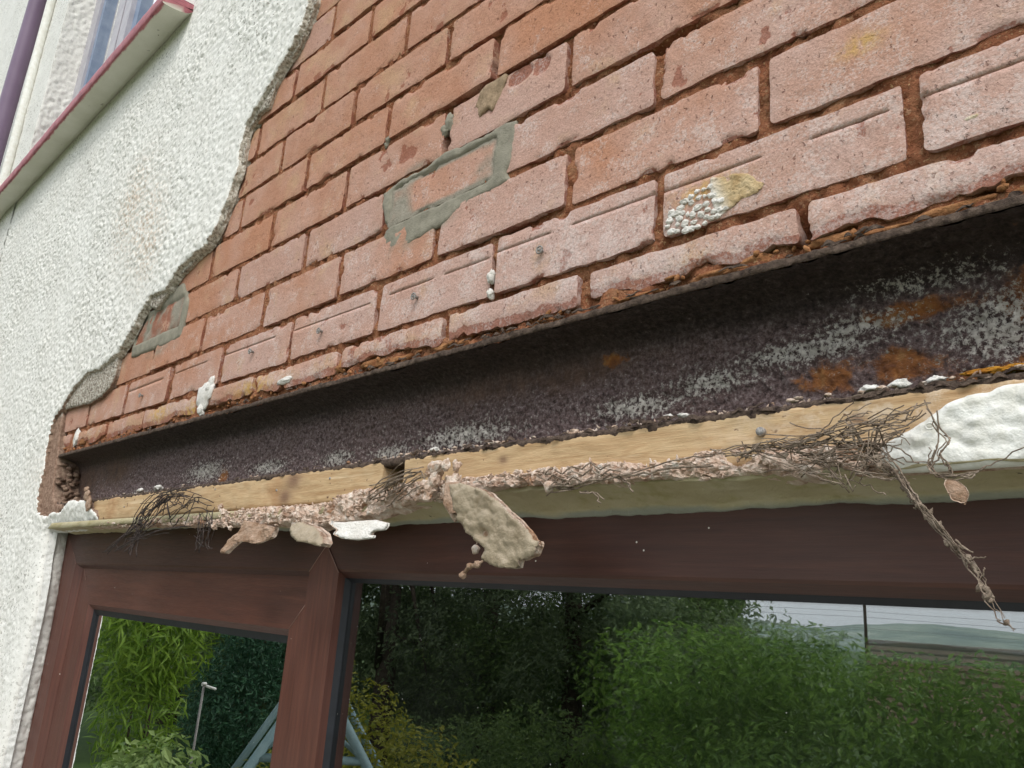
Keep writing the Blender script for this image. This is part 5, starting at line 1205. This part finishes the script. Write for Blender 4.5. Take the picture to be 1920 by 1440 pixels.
for ax, a0, a1, c0, sg in (('z', sz0 - ga, sz1 + ga, sx0 + ga, 1), ('z', sz0 - ga, sz1 + ga, sx1 - ga, -1)): sweep('gasket', gp, ax, a0, a1, c0, sg, -1, -1, M['gasket'], sash)
def pane(x0, x1, z0, z1, y, tilt_x, tilt_z, parent):
    cx_, cz_ = (x0 + x1) / 2, (z0 + z1) / 2
    V = []
    for yy in (y, y + 0.004):
        for x, z in ((x0, z0), (x1, z0), (x1, z1), (x0, z1)):
            V.append((x, yy + math.tan(tilt_x) * (z - z1) + math.tan(tilt_z) * (x - x0), z))
    return add_part(obj('pane', V, [(0, 1, 2, 3), (7, 6, 5, 4), (0, 4, 5, 1), (1, 5, 6, 2), (2, 6, 7, 3), (3, 7, 4, 0)], None, M['glass_inner' if tilt_x or tilt_z else 'glass'], None, None, False), parent)
px0, px1 = sx0 + ga + 0.004, sx1 - ga - 0.004
pane(px0, px1, sz1 + 0.09, sz0 - ga - 0.004, 0.0680, 0, 0, sash)
pane(px0, px1, sz1 + 0.09, sz0 - ga - 0.004, 0.0840, math.radians(0.05), math.radians(-0.30), sash)
# fixed light: bead, gasket, panes
fixed = add_part(bpy.data.objects.new('fixed_light', None), win); COL.objects.link(fixed)
bpy.context.view_layer.update()
hz = zt - FL - 0.0085
gq = [(0, 0.09), (0, 0.0535), (0.0035, 0.0545), (0.0035, 0.09)]
fx0, fx1, fz1 = mx1, xr - 0.082, zb + 0.082
sweep('gasket', [(0, 0.09), (0, 0.0530), (0.0060, 0.0575), (0.0060, 0.09)], 'x', fx0, fx1, hz + 0.0005, -1, 1, 1, M['gasket'], fixed)
sweep('gasket', [(0, 0.09), (0, 0.0500), (0.0035, 0.0575), (0.0035, 0.09)], 'z', hz, fz1, fx0, 1, -1, -1, M['gasket'], fixed)
sweep('gasket', gq, 'z', hz, fz1, fx1, -1, -1, -1, M['gasket'], fixed)
sweep('gasket', gq, 'x', fx0, fx1, fz1, 1, 1, 1, M['gasket'], fixed)
pane(fx0 + 0.001, fx1 - 0.001, fz1 + 0.001, hz - 0.002, 0.0590, 0, 0, fixed)
pane(fx0 + 0.001, fx1 - 0.001, fz1 + 0.001, hz - 0.002, 0.0750, math.radians(0.62), 0, fixed)
# the dim room behind and what stands on its sill
mb = MB(); mb.box(-3.0, 2.2, 3.2, 3.3, -2.2, 0.1); mb.box(-3.1, -3.0, 0.30, 3.3, -2.2, 0.1); mb.box(2.2, 2.3, 0.30, 3.3, -2.2, 0.1); mb.box(-3.0, 2.2, 0.30, 3.2, 0.1, 0.2); mb.box(-3.0, 2.2, 0.30, 3.2, -2.3, -2.2); mb.box(-1.93, 0.66, 0.10, 0.30, -1.21, -1.18)
kind(mb.build('room_walls', M['room'], None, False), 'structure')
jar = thing('storage_jar', 'pale container with a wide dark lid standing behind the foot of the narrow pane', 'container', (-1.83, 0.20, -1.18))
def lathe(mb, prof, c, n=32):
    t = np.arange(n) * 2 * np.pi / n; pr = np.array(prof)
    V = np.stack([c[0] + pr[:, :1] * np.cos(t), c[1] + pr[:, :1] * np.sin(t), c[2] + pr[:, 1:] + 0 * t], -1).reshape(-1, 3)
    Q = [(i * n + j, i * n + (j + 1) % n, (i + 1) * n + (j + 1) % n, (i + 1) * n + j) for i in range(len(pr) - 1) for j in range(n)]
    mb.add(V, Q)
mb = MB(); lathe(mb, [(0.001, 0.0), (0.075, 0.0), (0.085, 0.02), (0.085, 0.44), (0.080, 0.47), (0.055, 0.515), (0.054, 0.53), (0.001, 0.531)], (-1.83, 0.20, -1.18)); add_part(mb.build('body', M['white']), jar)
mb = MB(); lathe(mb, [(0.056, 0.526), (0.060, 0.528), (0.060, 0.575), (0.057, 0.581), (0.001, 0.583)], (-1.83, 0.20, -1.18)); add_part(mb.build('lid', M['gasket']), jar)
# ------------------------------------------------------------------ the garden the panes reflect
MX, MY, MZ = 0.183, 0.69, -0.261
GROUND = -2.2
def gp_(az, dist, el=None):
    a = math.radians(az)
    return (MX + dist * math.sin(a), MY - dist * math.cos(a), MZ + dist * math.tan(math.radians(el)) if el is not None else GROUND)
mg = Mat('mown_lawn'); c = mg.ramp(mg.noise(2.5, 5, 0.65), [(0.3, (0.035, 0.075, 0.018)), (0.7, (0.075, 0.12, 0.03))]); lawn = mg.bsdf(c, 0.95)
mp = Mat('patio_slabs'); c = mp.ramp(mp.noise(4, 5, 0.6), [(0.3, (0.33, 0.31, 0.28)), (0.7, (0.43, 0.41, 0.37))]); patio = mp.bsdf(c, 0.9)
mb = MB()
xs = np.concatenate([np.linspace(-1500, -60, 12), np.linspace(-50, 50, 30), np.linspace(60, 1500, 12)]); ys = np.concatenate([np.linspace(-1600, -60, 14), np.linspace(-50, 10, 20)])
GX, GY = np.meshgrid(xs, ys); far = np.hypot(GX, GY)
kind(obj('ground', np.stack([GX, GY, GROUND - 0.006 - 0.012 * np.maximum(0, far - 14) + 0.000006 * np.maximum(0, far - 300) ** 2], -1), quads(len(ys), len(xs)), None, lawn), 'structure')
mb = MB(); mb.box(-6.2, 3.2, -2.4, 0.0, GROUND - 0.05, GROUND + 0.004); kind(mb.build('patio', patio, None, False), 'structure')
# hills far beyond, their haze put into a paler base colour
mh = Mat('hazy_hills'); c = mh.ramp(mh.noise(0.02, 5, 0.65), [(0.38, (0.14, 0.19, 0.17)), (0.52, (0.24, 0.30, 0.24)), (0.66, (0.36, 0.40, 0.34))]); hillm = mh.bsdf(c, 1.0, None, 0.0)
az = np.linspace(-80, 60, 220); ds = np.array([420, 520, 640, 760, 900])
A, D_ = np.meshgrid(np.radians(az), ds)
hh = (12.0 + 4.5 * np.sin(np.degrees(A) * 0.35 + 1.2) + 3.0 * fbm(np.degrees(A), 0.5, 0.5, 0.3, 4, 901) + 1.3 * fbm(np.degrees(A), 0.5, 0.5, 2.2, 3, 903))
prof_h = np.array([-26, -4, 0.55, 0.85, 1.0])[:, None]
HZ = np.where(prof_h < 0, prof_h, prof_h * hh)
kind(obj('hills', np.stack([MX + D_ * np.sin(A), MY - D_ * np.cos(A), HZ], -1), quads(len(ds), len(az)), None, hillm), 'structure')

def leaf_cloud(g, blobs, n, L, W, up=0.35, gap=0.25, droop=0.0, shell=0.45, seed=1):
    """many folded leaves filling lumpy ellipsoids; returns verts, quads, tone"""
    vol = np.array([b[3] * b[4] * b[5] for b in blobs]) ** 0.75; cnt = np.maximum(8, (n * vol / vol.sum()).astype(int))
    Ps, Ns = [], []
    for b, k in zip(blobs, cnt):
        d = g.normal(size=(k * 2, 3)); d /= np.linalg.norm(d, axis=1)[:, None]
        r = shell + (1 - shell) * g.random(k * 2) ** 0.6
        r *= 1 + 0.28 * fbm(d[:, 0] * 1.0 + b[0], d[:, 1] + b[1], d[:, 2], 2.2, 3, seed)
        p = np.array(b[:3]) + d * r[:, None] * np.array(b[3:6])
        keep = fbm(p[:, 0], p[:, 1], p[:, 2], 1.6 / max(0.3, min(b[3:6])), 3, seed + 3) > (-1 + 2 * gap) * 0.55
        p, d = p[keep][:k], d[keep][:k]
        Ps.append(p); Ns.append(d)
    P = np.concatenate(Ps); N = np.concatenate(Ns); k = len(P)
    nrm = N * 0.7 + g.normal(size=(k, 3)) * 0.55 + np.array([0, 0, up]); nrm /= np.linalg.norm(nrm, axis=1)[:, None]
    t = N * 0.8 + g.normal(size=(k, 3)) * 0.7 + np.array([0, 0, -droop]); t -= nrm * (t * nrm).sum(1)[:, None]; t /= np.linalg.norm(t, axis=1)[:, None] + 1e-9
    b_ = np.cross(nrm, t)
    l = (L * g.uniform(0.6, 1.25, k))[:, None]; w = (W * g.uniform(0.7, 1.2, k))[:, None]
    base = P - t * l * 0.5; tip = P + t * l * 0.5 - nrm * l * 0.12; s1 = P + b_ * w * 0.5 + nrm * w * 0.15; s2 = P - b_ * w * 0.5 + nrm * w * 0.15
    V = np.stack([base, s1, tip, s2], 1).reshape(-1, 3)
    Q = np.arange(k * 4).reshape(-1, 4)
    tone = np.clip(g.normal(0.45, 0.25, k), 0, 1)
    return V, Q, np.repeat(tone, 4)

M['bark'] = m_earth('bark', (0.05, 0.035, 0.025), (0.14, 0.11, 0.085), 20)
M['leaf_dark'] = m_leaf('dark_conifer_leaf', (0.085, 0.125, 0.065), (0.25, 0.32, 0.15), 0.5)
M['leaf_laurel'] = m_leaf('laurel_leaf', (0.085, 0.175, 0.028), (0.27, 0.42, 0.085), 0.45)
M['leaf_gold'] = m_leaf('golden_leaf', (0.16, 0.19, 0.018), (0.38, 0.36, 0.045), 0.4)
M['leaf_lime'] = m_leaf('lime_leaf', (0.10, 0.20, 0.015), (0.24, 0.36, 0.04), 0.45)
M['leaf_pale'] = m_leaf('variegated_leaf', (0.12, 0.21, 0.045), (0.36, 0.46, 0.16), 0.35)
M['leaf_blue'] = m_leaf('blue_green_leaf', (0.025, 0.080, 0.042), (0.075, 0.18, 0.09), 0.25)
M['leaf_mid'] = m_leaf('mid_green_leaf', (0.085, 0.15, 0.050), (0.24, 0.34, 0.10), 0.5)

def plant(name, label, cat, az, dist, blobs, n, L, W, mat, seed, trunk=None, group=None, **kw):
    x, y, z = gp_(az, dist)
    z = GROUND - 0.006 - 0.012 * max(0, dist - 14)
    t = thing(name, label, cat, (x, y, z), group)
    g = np.random.default_rng(seed)
    V, Q, tone = leaf_cloud(g, blobs, n, L, W, seed=seed, **kw)
    o = obj('crown' if trunk else 'foliage', V, Q, None, M[mat], t, {'tone': tone}, False)
    if trunk:
        h, r, limbs = trunk
        mb = MB(); k = np.linspace(0, 1, 9)
        mb.tube(np.stack([0.08 * np.sin(k * 4 + seed), 0.06 * np.cos(k * 3 + seed) - 0.06, k * h], 1), r * (1.15 - 0.9 * k), 10)
        for i in range(limbs):
            b = blobs[int(g.integers(len(blobs)))]; z0 = h * g.uniform(0.2, 0.85); e = np.array(b[:3]) + g.normal(size=3) * np.array(b[3:6]) * 0.4
            mb.tube([(0, 0, z0), (e[0] * 0.5, e[1] * 0.5, z0 + (e[2] - z0) * 0.4), tuple(e)], [r * 0.4, r * 0.25, r * 0.08], 6)
        mb.build('trunk', M['bark'], t)
    return t
def blobs_tree(g, h, R, n, low=0.12):
    out = []
    for i in range(n):
        f = low + (1 - low) * (i + 0.5) / n; rr = R * (1.05 - 0.75 * f ** 1.5) * g.uniform(0.55, 0.8); a = g.uniform(0, 6.28); o = R * (1 - f) * 0.75
        out.append((o * math.cos(a), o * math.sin(a), h * f, rr, rr, rr * g.uniform(0.45, 0.7)))
    return out
g0 = np.random.default_rng(41)
TREES = [(-53.5, 11.0, 6.5, 2.0, 'leaf_dark', 'dark green conifer reflected beside the mullion, leftmost of the dark trees', 0.5),
         (-46.5, 12.5, 7.5, 2.0, 'leaf_mid', 'tall mid green tree reflected behind the golden shrub', 0.50),
         (-40.5, 10.5, 7.0, 1.8, 'leaf_dark', 'dark dense tree reflected in the middle of the wide pane', 0.58),
         (-35.0, 12.0, 5.5, 1.7, 'leaf_mid', 'leafy tree reflected just left of the laurel hedge', 0.36),
         (-31.2, 13.5, 4.6, 1.35, 'leaf_dark', 'feathery tree reflected against the sky above the laurel hedge', 0.55),
         (-61.5, 12.0, 7.0, 1.9, 'leaf_dark', 'dark tree reflected in the narrow pane behind the swing frame', 0.42),
         (-66.5, 14.0, 8.0, 2.2, 'leaf_dark', 'tall dark tree reflected in the narrow pane behind the bamboo', 0.45),
         (-72.5, 11.0, 7.0, 2.0, 'leaf_mid', 'broad tree reflected at the left edge of the narrow pane', 0.35)]
for i, (az_, d_, h_, R_, mt, lab, gap_) in enumerate(TREES):
    plant('garden_tree', lab, 'tree', az_, d_, blobs_tree(g0, h_, R_, 11), 27000, 0.085, 0.034, mt, 900 + i, (h_ * 0.85, 0.13, 9), 'trees at the end of the garden', gap=gap_, shell=0.5, up=0.55)
# farther wood that closes the gaps low down
g1 = np.random.default_rng(43)
bl = [];
for i in range(46):
    a = -80 + 55 * i / 46; p = gp_(a, g1.uniform(16, 19)); bl.append((p[0], p[1], GROUND - 0.1 + g1.uniform(0.4, 1.5), 1.2, 1.2, g1.uniform(1.0, 1.5)))
V, Q, tone = leaf_cloud(g1, bl, 24000, 0.20, 0.09, gap=0.15, seed=5)
o = obj('far_wood_foliage', V, Q, None, M['leaf_dark'], None, {'tone': tone}, False); kind(o, 'stuff'); o['label'] = 'dark mass of foliage behind the garden trees'
# laurel hedge: box of leaf lumps
bl = []; g2 = np.random.default_rng(45)
for i in range(60):
    a = -36.5 + 48 * (i % 20) / 19 + g2.uniform(-1, 1); lay = i // 20; dd = 6.6 + g2.uniform(-0.35, 0.5)
    x, y, _ = gp_(a, dd); topz = MZ + dd * math.tan(math.radians(-0.25 - 0.9 * max(0, (-33 - a) / 4) - 0.055 * max(0, a + 24)))
    zc = (topz - 0.34, topz - 0.9, topz - 1.5)[lay]
    bl.append((x, y, zc + g2.uniform(-0.07, 0.07), 0.42, 0.55, 0.40))
t = thing('laurel_hedge', 'bright green laurel hedge reflected across the right of the wide pane', 'hedge', gp_(-24, 6.7))
V, Q, tone = leaf_cloud(g2, bl, 44000, 0.078, 0.031, gap=0.12, shell=0.55, seed=7, up=0.5)
o = obj('foliage', V, Q, None, M['leaf_laurel'], None, {'tone': tone}, False); add_part(o, t)
plant('golden_shrub', 'yellow leaved shrub reflected low beside the right face of the mullion', 'shrub', -53.0, 5.4, [(0.35, 0, 0.75, 0.5, 0.45, 0.55), (-0.25, 0, 0.95, 0.45, 0.45, 0.55), (0.8, 0.1, 0.5, 0.45, 0.4, 0.42), (-0.42, 0, 1.36, 0.09, 0.09, 0.30)], 6500, 0.050, 0.020, 'leaf_gold', 951, None, 'low shrubs in the garden', gap=0.1, up=0.5)
plant('golden_shrub', 'yellow leaved shrub reflected between the swing frame legs at the foot of the narrow pane', 'shrub', -59.6, 5.6, [(0.0, 0, 0.55, 0.42, 0.42, 0.50), (0.4, 0, 0.5, 0.4, 0.4, 0.45)], 3500, 0.050, 0.020, 'leaf_gold', 953, None, 'low shrubs in the garden', gap=0.1, up=0.5)
plant('green_shrub', 'dark green shrub reflected in front of the dark trees low in the wide pane', 'shrub', -42, 7.5, [(0, 0, 0.5, 0.9, 0.7, 0.7), (1.0, 0, 0.4, 0.7, 0.6, 0.6), (-0.9, 0, 0.45, 0.7, 0.6, 0.6)], 11000, 0.058, 0.022, 'leaf_mid', 955, None, 'low shrubs in the garden', gap=0.15)
plant('bamboo', 'lime green bamboo reflected at the upper left of the narrow pane', 'bamboo', -68.2, 6.4, [(0, 0, 1.9, 0.30, 0.45, 0.75), (0.22, 0, 1.65, 0.28, 0.4, 0.45), (-0.12, 0, 2.5, 0.28, 0.4, 0.5), (0.1, 0.0, 1.1, 0.25, 0.3, 0.4)], 5200, 0.135, 0.017, 'leaf_lime', 957, (2.6, 0.02, 10), None, gap=0.2, droop=0.5)
plant('variegated_shrub', 'pale variegated shrub reflected low in the narrow pane', 'shrub', -66.4, 5.0, [(0, 0, 0.72, 0.34, 0.34, 0.48), (0.3, 0, 0.62, 0.28, 0.3, 0.42), (-0.3, 0, 0.66, 0.3, 0.3, 0.42)], 4200, 0.075, 0.034, 'leaf_pale', 959, None, 'low shrubs in the garden', gap=0.12, up=0.5)
plant('blue_conifer', 'blue green conifer bush reflected left of the sash stile', 'shrub', -61.4, 8.6, [(0, 0, 0.9, 0.62, 0.62, 0.8), (0.15, 0, 1.5, 0.42, 0.42, 0.5), (-0.35, 0.1, 0.7, 0.4, 0.4, 0.6)], 12000, 0.065, 0.020, 'leaf_blue', 961, None, 'low shrubs in the garden', gap=0.15)
# garden swing frame: two A shaped ends and a top bar
teal = M['teal'] = m_paint('weathered_teal_paint', (0.16, 0.26, 0.28), (0.24, 0.34, 0.35), 9, 0.5, 0.1)
sw = thing('swing_frame', 'weathered teal tubular swing frame reflected on both sides of the mullion', 'swing frame', gp_(-57.6, 4.6))
ap = np.array(gp_(-57.4, 4.6, -4.4)); s_l = np.array(gp_(-62.6, 4.6, -13.0)); s_r = np.array(gp_(-51.4, 4.6, -13.0))
def ext(a, b):
    k = (GROUND - a[2]) / (b[2] - a[2]); return a + (b - a) * k
fwd = np.array([math.sin(math.radians(-57.6)), -math.cos(math.radians(-57.6)), 0.0]) * 1.7
for nm, off in (('leg', np.zeros(3)), ('leg', fwd)):
    for e in (s_l, s_r):
        mb = MB(); mb.tube([ap + off, ext(ap, e) + off], 0.026, 14); add_part(mb.build(nm, teal), sw)
    mb = MB(); f_ = 0.62; mb.tube([ap + (s_l - ap) * f_ + off, ap + (s_r - ap) * f_ + off], 0.021, 12); add_part(mb.build('cross_bar', teal), sw)
    mb = MB(); mb.tube([ap + (s_l - ap) * f_ + off + np.array([0, 0, 0.01]), ap + (s_l - ap) * 0.38 + off + np.array([0.10, -0.12, 0.05])], 0.012, 8); mb.tube([ap + (s_r - ap) * f_ + off, ap + (s_r - ap) * 0.36 + off + np.array([-0.14, 0.02, -0.03])], 0.012, 8); add_part(mb.build('brace', teal), sw)
mb = MB(); mb.tube([ap - fwd * 0.05, ap + fwd * 1.05], 0.026, 14); add_part(mb.build('top_bar', teal), sw)
# clothes line post
p = gp_(-64.4, 7.0); lp = thing('clothes_post', 'thin grey clothes line post with a white fitting reflected in the narrow pane', 'clothes post', p)
mb = MB(); mb.tube([p, (p[0], p[1], MZ - 0.70)], 0.009, 12); add_part(mb.build('post', M['nail']), lp)
mb = MB(); mb.tube([(p[0] - 0.03, p[1], MZ - 0.70), (p[0] + 0.10, p[1] - 0.05, MZ - 0.72)], 0.010, 10); lump(mb, (p[0], p[1], MZ - 0.69), (0.02, 0.02, 0.012), 3, 0.2); add_part(mb.build('fitting', M['white']), lp)
# telegraph pole and its wires
p = gp_(-21.9, 34); tp = thing('telegraph_pole', 'slender telegraph pole reflected above the house gable', 'telegraph pole', (p[0], p[1], -3.2))
mb = MB(); mb.tube([(p[0], p[1], -3.2), (p[0], p[1], 4.5)], [0.065, 0.05], 12); add_part(mb.build('pole', M['bark']), tp)
q1 = gp_(-75, 60); q2 = gp_(30, 60)
for k, (h0, h1) in enumerate(((0.75, 1.1), (0.35, 0.9), (-0.05, 0.2), (0.95, 1.5))):
    mb = MB()
    for q in (q1, q2):
        n = 40; t_ = np.linspace(0, 1, n)
        mb.tube(np.stack([p[0] + (q[0] - p[0]) * t_, p[1] + (q[1] - p[1]) * t_, MZ + h0 + (h1 - h0) * t_ - 1.0 * t_ * (1 - t_)], 1), 0.006, 5)
    add_part(mb.build('wire', M['bark']), tp)
# neighbour's house down the slope: only its roof shows over the hedge
hp = gp_(-21.9, 26); hs = thing('neighbour_house', 'brown tiled house roof reflected above the right end of the laurel hedge', 'house', (hp[0], hp[1], -5.0))
wallm = m_paint('pebble_wall', (0.42, 0.40, 0.36), (0.52, 0.50, 0.45), 3, 0.9, 0.2, 30)
mtile = Mat('roof_tiles'); c = mtile.ramp(mtile.noise(1.6, 5, 0.65), [(0.3, (0.10, 0.07, 0.045)), (0.7, (0.20, 0.15, 0.095))]); tile = mtile.bsdf(c, 0.9)
dirv = np.array(gp_(-4, 27)) - np.array(hp); dirv[2] = 0; dirv /= np.linalg.norm(dirv); dep = np.array([-dirv[1], dirv[0], 0]) * -1
if dep @ np.array([0, -1, 0]) < 0: dep = -dep
ridge_z = MZ + 26 * math.tan(math.radians(-0.30)); H0 = np.array([hp[0], hp[1], 0.0])
def hv(l, d_, z): v = H0 + dirv * l + dep * d_; return (v[0], v[1], z)
mb = MB(); V = [hv(0.3, 3.0, -5.0), hv(9.4, 3.0, -5.0), hv(9.4, -3.0, -5.0), hv(0.3, -3.0, -5.0), hv(0.3, 3.0, ridge_z - 2.4), hv(9.4, 3.0, ridge_z - 2.4), hv(9.4, -3.0, ridge_z - 2.4), hv(0.3, -3.0, ridge_z - 2.4), hv(0.3, 0, ridge_z - 0.25), hv(9.4, 0, ridge_z - 0.25)]
mb.add(V, [(0, 1, 5, 4), (1, 2, 6, 5), (2, 3, 7, 6), (3, 0, 4, 7)], [(4, 8, 7), (5, 6, 9)]); add_part(mb.build('wall', wallm, None, False), hs)
mb = MB(); nrow = 15
for sd in (1, -1):
    for k in range(nrow):
        d0, d1 = 3.5 * k / nrow, 3.5 * (k + 1) / nrow + 0.05; z0_, z1_ = ridge_z - 2.75 * k / nrow, ridge_z - 2.75 * (k + 1) / nrow + 0.035
        mb.add([hv(0, sd * d0, z0_), hv(9.7, sd * d0, z0_), hv(9.7, sd * d1, z1_), hv(0, sd * d1, z1_), hv(0, sd * d1, z1_ - 0.05), hv(9.7, sd * d1, z1_ - 0.05)], [(0, 1, 2, 3), (3, 2, 5, 4)])
add_part(mb.build('roof', tile, None, False), hs)
mb = MB(); mb.tube([hv(0, 0, ridge_z + 0.02), hv(9.7, 0, ridge_z + 0.02)], 0.09, 8); add_part(mb.build('ridge_tiles', tile), hs)
mb = MB()
for d_ in (1.2, -1.2):
    c_ = np.array(hv(0.22, d_, ridge_z - 1.9)); 
    a_, b_ = dep * 0.45, np.array([0, 0, 0.45])
    for s_ in (0.0,):
        P4 = [c_ - a_ - b_, c_ + a_ - b_, c_ + a_ + b_, c_ - a_ + b_]; P4b = [p_ - dirv * 0.05 for p_ in P4]
        mb.add(P4 + P4b, [(0, 1, 2, 3), (4, 5, 6, 7), (0, 1, 5, 4), (1, 2, 6, 5), (2, 3, 7, 6), (3, 0, 4, 7)])
add_part(mb.build('window', M['gasket'], None, False), hs)
